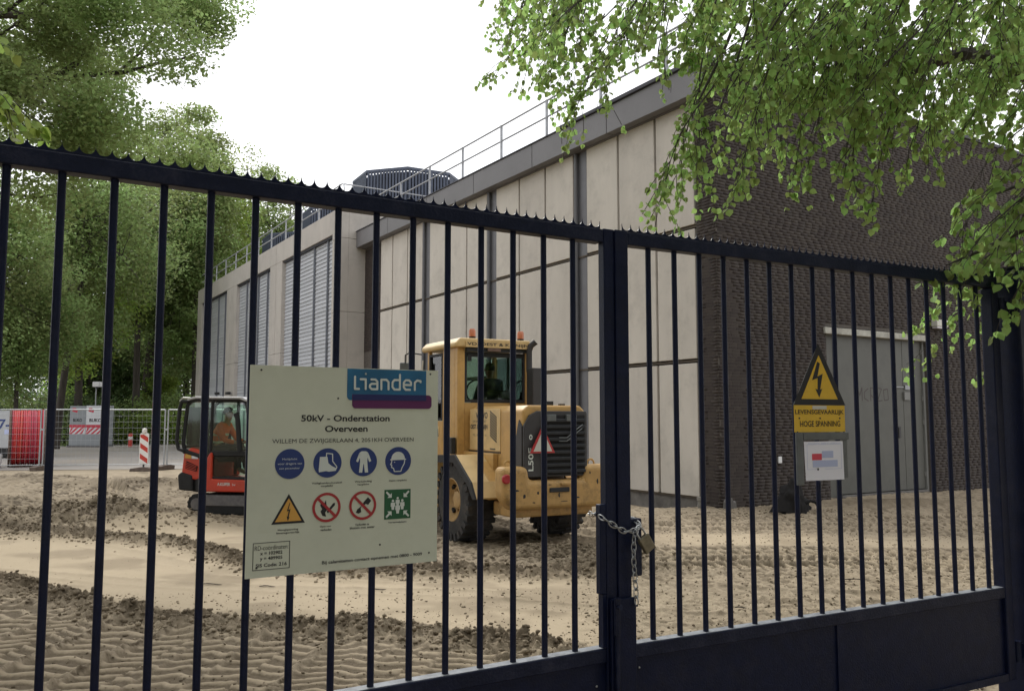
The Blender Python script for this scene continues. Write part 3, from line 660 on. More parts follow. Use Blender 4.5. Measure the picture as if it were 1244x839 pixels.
# ================================================================== GATE
GXY = (0.2743, 3.6634); aL, aR = 0.5411, 0.4906
def gate_leaf(label, ang, side):
    g = thing('gate_leaf', label, 'gate', (*GXY, 0), ang, 'two leaves of the barred gate')
    if side < 0: xs = [-(.0111+.1521*k) for k in range(20)]; x0, x1 = -3.05, .1945; st = (.136, .1938); ex = (-3.05, -2.97)
    else: xs = [.3983+.1506*k for k in range(17)]; x0, x1 = .1941, 2.975; st = (.1945, .2640); ex = (2.905, 2.975)
    MB().box(*((x0, st[0]-.001) if side < 0 else (st[1]+.001, x1)), -.03, .03, 2.476, 2.536).build('top_rail', M['navy_rail'], g, bev=.005)
    MB().box(*((x0, st[0]-.001) if side < 0 else (st[1]+.001, x1)), -.03, .03, .665, .7248).build('bottom_rail', M['navy_rail'], g, bev=.005)
    MB().box(*((x0, st[0]-.001) if side < 0 else (st[1]+.001, x1)), -.024, .026, .7249, .7262).build('pale_top_face', M['palerail'], g)  # thin pale grey strip along the top of the bottom rail
    MB().box(st[0], st[1], -.031, .012, .20, 2.54).build('stile', M['navy'], g, bev=.004)
    MB().box(ex[0], ex[1], -.034, .034, .20, 2.474).build('stile', M['navy'], g, bev=.006)
    MB().box(min(x0, st[0])+.04, max(x1, st[1])-.04, -.0305, .0305, .20, .24).build('foot_rail', M['navy_rail'], g)
    MB().box((x0+.05) if side < 0 else st[1], st[0] if side < 0 else x1-.05, -.012, -.006, .24, .664).build('sheet_panel', M['navy'], g)
    for xm in (-1.5,) if side < 0 else (1.55,):
        MB().box(xm-.02, xm+.02, -.022, -.0125, .24, .664).build('panel_seam', M['navy'], g)
    bar = MB().tube([(0,0,.7245),(0,0,2.477)], .0128, 14).mesh('bar', M['navy'], True)
    for x in xs: link('bar', bar, g, (x, 0, 0))
    # weld fillets in the top corners of each gap and a scalloped anti-climb strip
    b = MB(); p = .048; n = 14
    a0, a1 = (x0, st[0]-.03) if side < 0 else (st[1]-.03, x1)
    x = a0
    while x < a1-p*.5:
        pts = [(x, 2.534)]
        for i in range(n+1):
            u = -math.cos(math.pi*i/n); t = (u+1)/2; pts.append((x+p*t, 2.541+.029*(1-math.sqrt(max(0, 1-abs(u)**2.3)))))
        pts.append((x+p, 2.534)); 
        for i in range(1, len(pts)-2):
            q, r_ = pts[i], pts[i+1]
            b.prism([(q[0], 2.5355), (r_[0], 2.5355), r_, q], -.029, -.025)
        x += p
    b.build('scalloped_strip', M['navy'], g)
    return g
gL = gate_leaf('left leaf of the dark navy barred gate carrying the big pale notice board', aL, -1)
gR = gate_leaf('right leaf of the dark navy barred gate carrying the yellow warning triangle', aR, 1)
# hardware on the leaves
MB().box(.144, .274, -.048, -.0315, .0, .93, None).build('cover_strip', M['navy'], gR, bev=.004)
b = MB(); b.box(.150, .176, -.07, -.0525, .78, .94); b.build('drop_bolt_bracket', M['navy_rail'], gR, bev=.004)
MB().tube([(.163,-.062,.02),(.163,-.062,.90),(.163,-.09,.905)], .011, 10).build('drop_bolt', M['navy_rail'], gR, smooth=True)
MB().box(.2645, .330, -.02, .028, 1.01, 1.26).build('lock_case', M['navy_rail'], gR, bev=.006)
MB().box(.104, .1355, -.030, .004, .95, 1.33).build('lock_strike', M['navy'], gL, bev=.004)
MB().box(.116, .1355, -.028, .004, .727, .949).build('lock_strike', M['navy'], gL)
def rivets(g, pts):
    b = MB()
    for x, z in pts: b.lathe([(-.004,0),(-.003,.004),(0,.0055)], 8, 'y', Matrix.Translation((x, -.0135, z)))
    b.build('rivet', M['galv'], g)
rivets(gL, [(.09,.57),(-.6,.60)]); rivets(gR, [(.31,.62)])
# hinge posts
def hinge_post(label, ang, x0, x1):
    t = thing('gate_post', label, 'post', (*GXY, 0), ang)
    MB().box(x0, x1, -.10, .14, -.3, 2.60).build('post_tube', M['navy'], t, bev=.012)
    MB().box(x0-.005, x1+.005, -.105, .145, 2.601, 2.61).build('post_cap', M['navy_rail'], t)
    h = -1 if x0 > 0 else 1; xe = x0 if x0 > 0 else x1
    for z in (.35, 2.36):
        hb = MB().tube([(xe+h*.045, -.02, z-.06), (xe+h*.045, -.02, z+.06)], .022, 12).build('hinge', M['navy_rail'], t, smooth=True)
        MB().box(min(xe, xe+h*.028), max(xe, xe+h*.028), -.03, -.01, z-.04, z+.04).build('hinge_plate', M['navy_rail'], hb)
    return t
hinge_post('thick dark navy gate post at the right edge of the gate', aR, 3.06, 3.40)
hinge_post('thick dark navy gate post at the left end of the gate', aL, -3.36, -3.11)
b = MB(); pts = [(3.052, -.125, 1.62), (3.15, -.125, 1.61), (3.405, -.125, 1.617)]
wr = MB().tube(pts, .003, 6).build('tie_wire', M['galv']); wr.location = (*GXY, 0); wr.rotation_euler = (0,0,aR); tag(wr, 'thin pale wire tied round the right gate post', 'wire')
# ------------------------------------------------------------------ chain and padlock
ch = thing('chain', 'galvanised chain looped round both gate stiles with a loose end hanging down', 'chain', (*GXY, 0), aR)
lk = MB(); lk.torus(.0105, .0026, axis='y', n=20, k=6, sx=1.95, sy=1).mesh('link', M['galv'], True)
lkm = MB().torus(.0105, .0026, axis='y', n=20, k=6, sx=1.95, sy=1).mesh('link', M['galv'], True)
def chain_run(pts, start=0):
    P = [Vector(p) for p in pts]; seg = []
    for a, c in zip(P[:-1], P[1:]):
        n = max(1, round((c-a).length/.0315)); 
        for i in range(n): seg.append((a.lerp(c, (i+.5)/n), (c-a).normalized()))
    for i, (p, d) in enumerate(seg):
        o = link('link', lkm, ch); q = d.to_track_quat('X', 'Z').to_matrix().to_4x4()
        o.matrix_local = Matrix.Translation(p) @ q @ Matrix.Rotation(math.radians(90 if (i+start) % 2 else 15), 4, 'X')
chain_run([(.098,-.02,1.282),(.105,-.062,1.272),(.15,-.072,1.240),(.20,-.072,1.215),(.262,-.072,1.218),(.292,-.055,1.235),(.300,-.01,1.25),(.29,.05,1.26),(.1,.05,1.285),(.09,.0,1.29)])
chain_run([(.275,-.062,1.225),(.252,-.066,1.19),(.248,-.066,1.10),(.258,-.064,1.0),(.264,-.063,.90)])
pk = thing('padlock', 'brass padlock hanging tilted from the gate chain', 'padlock', (0,0,0)); pk.matrix_world = Matrix.Translation((*GXY, 0)) @ Matrix.Rotation(aR, 4, 'Z') @ Matrix.Translation((.268, -.078, 1.222)) @ Matrix.Rotation(math.radians(-33), 4, 'Y')
MB().box(-.029, .029, -.012, .012, -.112, -.038).build('body', M['padlock'], pk, bev=.005)
MB().tube([(-.018,0,-.04),(-.018,0,-.012),(-.012,0,.002),(0,0,.007),(.012,0,.002),(.018,0,-.012),(.018,0,-.04)], .0045, 8).build('shackle', M['galv'], pk, smooth=True)
# ================================================================== NOTICE BOARD
nb = thing('notice_board', 'large pale green-white site notice board with blue safety pictograms on the left gate leaf', 'sign', (*GXY, 0), aL)
yb = -.0145
MB().box(-1.3885, -.6665+.0, yb-.0025, yb, 1.156, 1.8845).build('board', M['board'], nb)
Y = yb-.003
def T(s, xa, xb, zc, h, m='ink', y=None, **k): return text(s, -xa, -xb, zc, h, M[m], nb, Y-.0006 if y is None else y, **k)
# NB: x in the drawings below is measured leftward from the gate centre, so it is negated
def rrect(x0, x1, z0, z1, r, c=(1,1,1,1), n=6):
    pts = []
    for (cx, cz, a0, on) in ((x1-r, z1-r, 0, c[0]), (x0+r, z1-r, 90, c[1]), (x0+r, z0+r, 180, c[2]), (x1-r, z0+r, 270, c[3])):
        if on:
            for i in range(n+1): a = math.radians(a0+90*i/n); pts.append((cx+r*math.cos(a), cz+r*math.sin(a)))
        else:
            pts.append(({0:x1,90:x0,180:x0,270:x1}[a0], {0:z1,90:z1,180:z0,270:z0}[a0]))
    return pts
lg = flat([rrect(-1.037, -.718, 1.766, 1.882, .016, (0,0,1,0))], Y, M['logoteal'], nb, 'logo_panel')
flat([rrect(-1.017, -.695, 1.736, 1.788, .014, (1,0,1,1))], Y-.001, M['purple'], lg, 'logo_bar')
flat([rrect(-1.015, -.718, 1.766, 1.7878, .003, (0,0,0,0))], Y-.002, M['logonavy'], lg, 'logo_overlap')
# rounded hand-built lettering of the logo: strokes
def strokes(lines, y, wd, m, parent, name='lettering'):
    b = MB()
    for pts in lines:
        for i, (p, q) in enumerate(zip(pts[:-1], pts[1:])):
            d = Vector((q[0]-p[0], q[1]-p[1])); L = d.length or 1e-6; n = Vector((-d.y, d.x))/L*wd/2; e = d/L*wd*.0
            b.prism([(p[0]-n.x-e.x, p[1]-n.y-e.y), (q[0]-n.x+e.x, q[1]-n.y+e.y), (q[0]+n.x+e.x, q[1]+n.y+e.y), (p[0]+n.x-e.x, p[1]+n.y-e.y)], y-.0006-.00001*i, y)
        for p in pts: b.prism(circ(p[0], p[1], wd/2, 10), y-.0007, y)
    return b.build(name, m, parent)
bz, xh = 1.808, .036
def arcp(cx, cz, rx, rz, a0, a1, n=8): return [(cx+rx*math.cos(math.radians(a0+(a1-a0)*i/n)), cz+rz*math.sin(math.radians(a0+(a1-a0)*i/n))) for i in range(n+1)]
LX = -1.008
L_ = []
L_.append([(LX, bz+.045), (LX, bz), (LX+.016, bz)])
L_.append([(LX+.022, bz+xh), (LX+.042, bz+xh), (LX+.042, bz)])
L_.append([(LX+.042, bz+.056), (LX+.0421, bz+.056)])
def bowl(x): return arcp(x+.015, bz+xh/2, .015, xh/2, 0, 360, 14)
xa = LX+.058
L_.append([(xa+.006, bz+xh)] + [(xa+.022, bz+xh), (xa+.030, bz+xh-.008), (xa+.030, bz), (xa+.008, bz), (xa, bz+.007), (xa+.001, bz+.015), (xa+.008, bz+.020), (xa+.030, bz+.020)])
xn = xa+.046; L_.append([(xn, bz), (xn, bz+xh), (xn+.02, bz+xh), (xn+.029, bz+xh-.008), (xn+.029, bz)])
xd = xn+.045; L_.append([(xd+.030, bz+.056), (xd+.030, bz), (xd+.008, bz), (xd, bz+.009), (xd, bz+xh-.009), (xd+.008, bz+xh), (xd+.030, bz+xh)])
xe = xd+.046; L_.append([(xe, bz+.018), (xe+.030, bz+.018), (xe+.030, bz+xh-.008), (xe+.022, bz+xh), (xe+.008, bz+xh), (xe, bz+xh-.009), (xe, bz+.009), (xe+.008, bz), (xe+.026, bz)])
xr = xe+.046; L_.append([(xr, bz), (xr, bz+xh-.008), (xr+.010, bz+xh), (xr+.024, bz+xh-.002), (xr+.024, bz+xh-.006)])
strokes(L_, Y-.0025, .0078, M['printwhite'], lg)
T('50kV - Onderstation', 1.206, .868, 1.700, .0235, off=.022); T('Overveen', 1.118, .955, 1.662, .0235, off=.022)
T('WILLEM DE ZWIJGERLAAN 4, 2051KH OVERVEEN', 1.307, .769, 1.6175, .0195)
for cx in (1.243, 1.106, .969, .831):
    flat([circ(-cx, 1.540, .0525, 36)], Y, M['signblue'], nb, 'pictogram_disc')
Yp = Y-.001
T('Meldplicht', 1.270, 1.217, 1.556, .0085, 'printwhite', Yp); T('voor dragers van', 1.286, 1.200, 1.540, .0095, 'printwhite', Yp); T('een pacemaker', 1.280, 1.207, 1.524, .0085, 'printwhite', Yp)
def sh(cx, cz, s, polys, m, name='symbol', y=None): return flat([[(-cx+p*s, cz+q*s) for p, q in poly] for poly in polys], Yp if y is None else y, M[m], nb, name)
# boot
sh(1.106, 1.540, .0525, [[(-.55,.42),(-.1,.42),(-.02,.40),(.05,-.02),(.30,-.22),(.62,-.38),(.60,-.55),(.1,-.60),(-.1,-.55),(-.6,-.62),(-.62,-.45)]], 'printwhite', 'boot_symbol')
strokes([[(-1.106+p*.0525, 1.540+q*.0525) for p, q in [(-.1,.42),(-.08,.66),(.34,.60),(.36,.1),(.66,-.28),(.62,-.42)]]], Yp, .0035, M['printwhite'], nb, 'boot_outline')
# overall
sh(.969, 1.540, .0525, [[(-.15,.74),(.15,.74),(.30,.66),(.26,.05),(.34,-.74),(.10,-.74),(.02,-.15),(-.02,-.15),(-.10,-.74),(-.34,-.74),(-.26,.05),(-.30,.66)],[(-.32,.64),(-.28,.30),(-.42,-.02),(-.56,.06)],[(.32,.64),(.28,.30),(.42,-.02),(.56,.06)]], 'printwhite', 'overall_symbol')
# helmet head
sh(.831, 1.540, .0525, [[(-.62,.12)]+[(-.02+.52*math.cos(math.radians(a)), .16+.50*math.sin(math.radians(a))) for a in range(180,-1,-20)]+[(.60,.14),(.60,.08),(-.62,.06)]], 'printwhite', 'helmet_symbol')
strokes([[(-.831+p*.0525, 1.540+q*.0525) for p, q in [(-.50,.04),(-.52,-.12),(-.60,-.24),(-.50,-.28),(-.52,-.44),(-.36,-.52),(-.30,-.74),(.20,-.74),(.28,-.50),(.46,-.20),(.50,.04)]], [(-.831-.30*.0525, 1.540-.08*.0525), (-.831-.28*.0525, 1.540-.08*.0525)]], Yp, .0035, M['printwhite'], nb, 'head_outline')
for a, s1, s2 in ((1.107, 'Veiligheidsschoeisel', 'verplicht'), (.969, 'Werkkleding', 'verplicht')):
    T(s1, a+(.056 if a > 1 else .033), a-(.056 if a > 1 else .033), 1.468, .0085, off=.015); T(s2, a+.023, a-.023, 1.4575, .0085, off=.015)
T('Helm verplicht', .831+.036, .831-.036, 1.4665, .0085, off=.015)
# lightning triangle
def tri(cx, z0, z1, hw, y, m, name): return flat([[(-cx-hw, z0), (-cx+hw, z0), (-cx, z1)]], y, M[m], nb, name)
tri(1.244, 1.333, 1.436, .0595, Y, 'ink', 'warning_triangle_border'); tri(1.244, 1.341, 1.421, .0465, Y-.001, 'signyellow', 'warning_triangle')
bolt = [(.12,.95),(-.30,.05),(.02,.12),(-.16,-.50),(-.30,-.44),(-.12,-.95),(.16,-.56),(.02,-.56),(.28,.30),(-.05,.22),(.22,.95)]
flat([[(-1.244+p*.022, 1.374+q*.033) for p, q in bolt]], Y-.002, M['ink'], nb, 'lightning_bolt')
T('Hoogspanning', 1.280, 1.208, 1.3120, .0085, off=.015); T('levensgevaarlijk', 1.285, 1.203, 1.3015, .0085, off=.015)
for cx in (1.107, .970):
    flat([circ(-cx, 1.382, .0525, 36)], Y, M['board'], nb, 'pictogram_disc'); ring(-cx, 1.382, .043, .0525, Y-.0012, M['signred'], nb, 'prohibition_ring')
    d = .0315; flat([[(-cx-d-.0035, 1.382+d-.0035), (-cx-d+.0035, 1.382+d+.0035), (-cx+d+.0035, 1.382-d+.0035), (-cx+d-.0035, 1.382-d-.0035)]], Y-.0022, M['signred'], nb, 'prohibition_bar')
sh(1.107, 1.382, .0525, [[(-.45,.15),(-.30,.45),(-.20,.20),(-.05,.50),(0,.10),(.05,-.15),(-.10,-.35),(-.02,-.62),(-.28,-.55),(-.42,-.25),(-.30,-.10)],[(.02,-.28),(.10,-.40),(.58,.12),(.60,.28),(.46,.26)]], 'ink', 'flame_symbol')
sh(.970, 1.382, .0525, [[(.12,.28),(.38,.55),(.62,.30),(.40,.02),(.20,.10)],[(-.02,.10),(.12,.28),(.20,.10),(.05,-.05)],[(-.40,-.25),(-.20,-.12),(-.05,.0),(-.15,-.20),(-.10,-.45),(-.30,-.55),(-.50,-.48)]], 'ink', 'bucket_symbol')
T('Open vuur', 1.130, 1.088, 1.3145, .0085, off=.015); T('verboden', 1.128, 1.087, 1.3035, .0085, off=.015)
T('Verboden te', .998, .944, 1.3135, .0085, off=.015); T('blussen met water', 1.018, .922, 1.3025, .0085, off=.015)
flat([[(-.885,1.325),(-.779,1.325),(-.779,1.434),(-.885,1.434)]], Y, M['signgreen'], nb, 'assembly_point_panel')
gp = []
def person2(cx, cz, s): 
    gp.append(circ(cx, cz+.35*s, .16*s, 12)); gp.append([(cx-.27*s, cz+.14*s),(cx+.27*s, cz+.14*s),(cx+.30*s, cz-.35*s),(cx+.2*s, cz-.35*s),(cx+.15*s, cz-.75*s),(cx-.15*s, cz-.75*s),(cx-.2*s, cz-.35*s),(cx-.30*s, cz-.35*s)])
person2(-.832, 1.392, .028); person2(-.851, 1.382, .030); person2(-.813, 1.382, .030); 
flat(gp, Yp, M['printwhite'], nb, 'people_symbol'); gp = []; person2(-.832, 1.370, .033); flat(gp, Yp-.001, M['printwhite'], nb, 'people_symbol')
ar = []
for sx in (-1, 1):
    for sz in (-1, 1):
        cx, cz = -.832+sx*.036, 1.3795+sz*.037; f = .012
        ar.append([(cx-sx*f, cz-sz*f), (cx+sx*f*.4, cz-sz*f), (cx-sx*f*.05, cz-sz*f*.5), (cx+sx*f, cz+sz*f*.6), (cx+sx*f*.6, cz+sz*f), (cx-sx*f*.5, cz-sz*f*.05), (cx-sx*f, cz+sz*f*.4)])
flat(ar, Yp, M['printwhite'], nb, 'arrow_symbol')
T('Verzamelplaats', .832+.037, .832-.037, 1.3125, .0085, off=.015)
b = MB(); x0, x1, z0, z1 = -1.364, -1.236, 1.181, 1.274
for q in ((x0,x1,z0,z0+.002),(x0,x1,z1-.002,z1),(x0,x0+.002,z0+.002,z1-.002),(x1-.002,x1,z0+.002,z1-.002)): b.box(q[0], q[1], Y-.0006, Y, q[2], q[3])
b.build('frame_line', M['ink'], nb)
T('RD-coördinaten:', 1.358, 1.242, 1.2560, .0150); T('x = 102902', 1.339, 1.262, 1.2375, .0120, off=.02); T('y = 489905', 1.339, 1.262, 1.2185, .0145, off=.02); T('SIS Code: 216', 1.353, 1.246, 1.1975, .0120, off=.02)
T('Bij calamiteiten contact opnemen met 0800 - 9009', 1.120, .729, 1.1865, .0150, off=.02)
b = MB()
for x, z in ((-1.35,1.868),(-1.35,1.19),(-.70,1.87),(-.70,1.19),(-.9,1.235),(-1.07,1.772)): b.lathe([(-.003,0),(-.0025,.003),(0,.0038)], 8, 'y', Matrix.Translation((x, Y+.0005, z)))
b.build('screw', M['greymetal'], nb)
# ================================================================== WARNING SIGN + PLAN HOLDER
ws = thing('high_voltage_sign', 'yellow and black lightning triangle over a yellow danger plate on the right gate leaf', 'sign', (*GXY, 0), aR)
yw = -.0145
def wf(polys, m, k, name, parent=ws): return flat(polys, yw-.0012*k, M[m], parent, name, t=.0011)
wf([[(1.277,1.766),(1.651,1.766),(1.464,2.082)]], 'ink', 0, 'triangle_border')
MB().prism([(1.279,1.767),(1.649,1.767),(1.464,2.079)], yw, yw+.002).build('backplate', M['boxgrey'], ws)
wf([[(1.334,1.797),(1.594,1.797),(1.464,2.021)]], 'warnyellow', 1, 'triangle_field')
bl = [(1.452,1.985),(1.414,1.895),(1.441,1.903),(1.477,1.922)]
wf([[(1.452,1.988),(1.412,1.893),(1.452,1.905),(1.449,1.845),(1.433,1.850),(1.459,1.806),(1.482,1.850),(1.467,1.846),(1.488,1.927),(1.450,1.912),(1.470,1.980)]], 'ink', 2, 'lightning_bolt')
wf([[(1.280,1.630),(1.643,1.630),(1.643,1.7655),(1.280,1.7655)]], 'warnyellow', 0, 'danger_plate')
text('LEVENSGEVAARLIJK', 1.287, 1.634, 1.7285, .029, M['ink'], ws, yw-.0026, off=.012); text('HOGE SPANNING', 1.318, 1.606, 1.672, .029, M['ink'], ws, yw-.0026, off=.012)
b = MB()
for x, z in ((1.315,1.700),(1.605,1.700),(1.462,1.700),(1.30,1.63),(1.632,1.628)): b.lathe([(-.004,0),(-.003,.004),(0,.005)], 8, 'y', Matrix.Translation((x, yw-.001, z)))
b.build('bolt', M['greymetal'], ws)
wf([[(1.41,1.745),(1.51,1.745),(1.51,1.763),(1.41,1.763)]], 'lamp', 1, 'sticker')
hd = thing('plan_holder', 'grey metal holder frame bolted below the yellow danger plate', 'sign holder', (*GXY, 0), aR)
MB().box(1.281, 1.327, -.028, -.0165, 1.368, 1.6285).build('side_rail', M['boxgrey'], hd, bev=.003)
MB().box(1.328, 1.652, -.030, -.0145, 1.590, 1.6275).build('head_rail', M['boxgrey'], hd, bev=.003)
MB().box(1.610, 1.640, -.028, -.0165, 1.395, 1.589).build('side_rail', M['boxgrey'], hd, bev=.003)
pn = thing('plan_sheet', 'white paper site plan with a red block, held under the yellow danger plate', 'notice', (*GXY, 0), aR)
yp = -.0315
MB().prism([(1.326,1.583),(1.603,1.583),(1.606,1.388),(1.333,1.389)], yp, yp+.0012).build('sheet', M['paper'], pn)
def pf(rects, m, name, k=0): return flat([[(a,c),(b_,c),(b_,d),(a,d)] for a,b_,c,d in rects], yp-.0002-.0003*k, M[m], pn, name, t=.0004)
pf([(1.345,1.590-.0,1.568,1.5695),(1.345,1.3465,1.445,1.568),(1.5885,1.590,1.445,1.568),(1.345,1.42,1.4435,1.445),(1.47,1.590,1.4435,1.445)], 'paperblue', 'plan_outline')
pf([(1.379,1.448,1.490,1.522)], 'paperred', 'red_block'); pf([(1.449,1.53,1.50,1.535),(1.383,1.56,1.455,1.4885)], 'paperblue', 'blue_block', 1)
text('Situatie 50kV-station', 1.355, 1.585, 1.5745, .007, M['paperblue'], pn, yp-.0006)
flat([circ(1.418, 1.444, .006, 12)], yp-.001, M['ink'], pn, 'dot')
# ================================================================== PEOPLE (skinned figures)
def figure(name, label, loc, rotz, J, E_, m, parts, sc=1.0):
    """J: joints {name:(x,y,z,r)}, E_: edges; body is one skinned surface; parts = clothing / hair builders"""
    t = thing(name, label, 'person', loc, rotz); t.scale = (sc,)*3
    ids = {k: i for i, k in enumerate(J)}
    me = bpy.data.meshes.new('body'); me.from_pydata([J[k][:3] for k in J], [(ids[a], ids[b]) for a, b in E_], []); me.materials.append(m)
    o = link('body', me, t); sm = o.modifiers.new('skin', 'SKIN'); sm.use_smooth_shade = True
    for k in J: v = me.skin_vertices[0].data[ids[k]]; v.radius = (J[k][3], J[k][3])
    me.skin_vertices[0].data[0].use_root = True
    ss = o.modifiers.new('sub', 'SUBSURF'); ss.levels = 1; ss.render_levels = 1
    return t
def add_skin(name, J, E_, m, parent):
    ids = {k: i for i, k in enumerate(J)}
    me = bpy.data.meshes.new(name); me.from_pydata([J[k][:3] for k in J], [(ids[a], ids[b]) for a, b in E_], []); me.materials.append(m)
    o = link(name, me, parent); sm = o.modifiers.new('skin', 'SKIN'); sm.use_smooth_shade = True
    for k in J: v = me.skin_vertices[0].data[ids[k]]; v.radius = (J[k][3],)*2
    me.skin_vertices[0].data[0].use_root = True
    ss = o.modifiers.new('sub', 'SUBSURF'); ss.levels = 1; ss.render_levels = 1; return o
def seated(name, label, loc, rotz, jacket, hairm, stripe=True, sc=1, lean=.10):
    # local: +x forward, z up, seat at z=0
    l = lean
    J = dict(pelvis=(0,0,.08,.13), belly=(.02,0,.24,.135), chest=(.04+l*.5,0,.42,.150), neck=(.08+l,0,.56,.055), skull=(.11+l*1.1,0,.70,.088), crown=(.105+l*1.1,0,.755,.075))
    E_ = [('pelvis','belly'),('belly','chest'),('chest','neck'),('neck','skull'),('skull','crown')]
    for s, n in ((1,'l'),(-1,'r')):
        J['sh'+n] = (.05+l*.8, s*.17, .50, .062); J['el'+n] = (.16+l, s*.23, .24, .047); J['wr'+n] = (.38+l, s*.15, .20, .030); J['palm'+n] = (.45+l, s*.14, .205, .028)
        E_ += [('chest','sh'+n),('sh'+n,'el'+n),('el'+n,'wr'+n),('wr'+n,'palm'+n)]
        for q in range(4):
            a = 'f%d%s' % (q, n); J[a] = (.495+l-.006*abs(q-1), s*(.116+.016*q), .212, .0085); J[a+'b'] = (.515+l-.008*abs(q-1), s*(.116+.016*q), .190, .0075); E_ += [('palm'+n, a), (a, a+'b')]
        J['th'+n] = (.455+l, s*.105, .19, .0095); E_ += [('palm'+n, 'th'+n)]
        J['kn'+n] = (.44, s*.12, .12, .066); J['hip'+n] = (.04, s*.09, .06, .085); J['an'+n] = (.50, s*.12, -.28, .042); J['toe'+n] = (.64, s*.12, -.33, .036)
        E_ += [('pelvis','hip'+n),('hip'+n,'kn'+n),('kn'+n,'an'+n),('an'+n,'toe'+n)]
    t = figure(name, label, loc, rotz, J, E_, M['skin'], None, sc)
    K = {k: (v[0], v[1], v[2], v[3]*1.13) for k, v in J.items() if k in ('belly','chest','shl','shr','ell','elr')}
    K['collar'] = (.075+l, 0, .53, .075); K['wl'] = (.34+l, .165, .205, .040); K['wr_'] = (.34+l, -.165, .205, .040); K['hem'] = (0,0,.10,.155)
    add_skin('jacket', {'chest': K['chest'], **{k: v for k, v in K.items() if k != 'chest'}}, [('chest','belly'),('belly','hem'),('chest','collar'),('chest','shl'),('chest','shr'),('shl','ell'),('shr','elr'),('ell','wl'),('elr','wr_')], jacket, t)
    P = {k: (*J[k][:3], J[k][3]*1.14) for k in ('pelvis','hipl','hipr','knl','knr','anl','anr')}
    add_skin('trousers', P, [('pelvis','hipl'),('pelvis','hipr'),('hipl','knl'),('hipr','knr'),('knl','anl'),('knr','anr')], M['darkcloth'], t)
    hx = .105+l*1.1
    b = MB(); n1, n2 = 12, 8; vs = []; fs = []
    for i in range(n2+1):
        th = math.pi*.55*i/n2
        for k in range(n1):
            ph = 2*math.pi*k/n1; back = 1 if math.cos(ph) < .3 else 0
            tt = th*(1.15 if back else .62); vs.append((hx-.012+.098*math.sin(tt)*math.cos(ph), .086*math.sin(tt)*math.sin(ph), .735+.098*math.cos(tt)))
    for i in range(n2):
        for k in range(n1): fs.append((i*n1+k, i*n1+(k+1)%n1, (i+1)*n1+(k+1)%n1, (i+1)*n1+k))
    b.add(vs, fs).build('hair', hairm, t, smooth=True)
    b = MB(); b.lathe([(0,.001),(.004,.010),(.022,.017),(.03,.012),(.034,.001)], 8, 'x', Matrix.Translation((hx+.075, 0, .69))); b.build('nose', M['skin'], t, smooth=True)
    for s in (-1, 1):
        MB().lathe([(0,.001),(.004,.007),(.007,.001)], 8, 'x', Matrix.Translation((hx+.080, s*.030, .715))).build('eye', M['eye'], t)
        MB().lathe([(-.006,.001),(-.004,.024),(.004,.024),(.006,.001)], 10, 'y', Matrix.Translation((hx, s*.088, .70))).build('ear', M['skin'], t, smooth=True)
    MB().box(hx+.078, hx+.086, -.024, .024, .653, .660).build('mouth', M['reelwood'], t)
    if stripe:
        for z, rr in ((.20,.160),(.34,.168)):
            MB().lathe([(z-.022, rr),(z+.022, rr+.003)], 18, 'z', Matrix.Translation((.03,0,0))).build('reflective_band', M['stripe'], t, smooth=True)
    return t
# ================================================================== WHEEL LOADER
LA = math.radians(28); LO = (-.01, 12.34, 0)
wlv = thing('wheel_loader', 'faded yellow wheel loader seen from its rear left in front of the panel wall', 'wheel loader', (*LO[:2], .0), LA)
def P_(o): o.parent = wlv; return o
cwp = [(-.81,.70),(-.81,1.08),(-.44,1.08),(-.41,.90),(.40,.90),(.43,1.08),(.93,1.08),(.93,.70),(.74,.52),(-.66,.52)]
MB().prism(cwp, -1.30, -1.03).build('counterweight', M['dirtyyellow'], wlv, bev=.07, seg=4)
MB().box(-.60, .62, -1.18, -.6, .42, .60).build('lower_frame', M['dirtyyellow'], wlv, bev=.03)
MB().box(-.13, .17, -1.318, -1.296, .74, .80).build('hitch_slot', M['blackmetal'], wlv, bev=.008)
MB().box(.04, .20, -1.335, -1.30, .83, .86).build('hitch_plate', M['dirtyyellow'], wlv, bev=.008)
for sx in (-1, 1):
    MB().lathe([(-.01,0),(-.012,.05),(0,.062),(.02,.062)], 16, 'y', Matrix.Translation((sx*.76, -1.306, .93))).build('tail_lamp', M['red'], wlv, smooth=True)
    MB().box(sx*.70-.05, sx*.70+.05, -1.306, -1.3, .80, .805).build('scratch_line', M['yellow_pale'], wlv)
    MB().torus(.055, .013, c=(sx*.64, -1.10, 1.085), axis='y', n=18, k=6, sy=1.1).build('lifting_eye', M['yellow'], wlv, smooth=True)
# scrapes through the paint of the counterweight
rs = random.Random(9)
for x, z, w_, h_ in ((-.62,.78,.10,.03),(-.50,.70,.05,.06),(-.30,.74,.04,.05),(-.36,.62,.05,.02),(.02,.70,.03,.07),(.30,.66,.07,.025),(.62,.86,.03,.07),(.70,.72,.09,.02),(.50,.98,.02,.05),(-.70,1.0,.05,.015),(.10,.62,.12,.012),(-.12,.84,.06,.012)):
    pts = [(x+w_*(rs.uniform(.3,.6))*math.cos(a), z+h_*(rs.uniform(.3,.6))*math.sin(a)) for a in [i*math.pi/4 for i in range(8)]]
    MB().prism(pts, -1.3018, -1.300).build('scrape', M['blackmetal'], wlv)
for k in range(3):
    MB().tube([(-.30+.08*k,-.62,.60),(-.34+.08*k,-.80,.50+.02*k),(-.28+.09*k,-1.0,.56)], .016, 6).build('hydraulic_hose', M['black'], wlv, smooth=True)
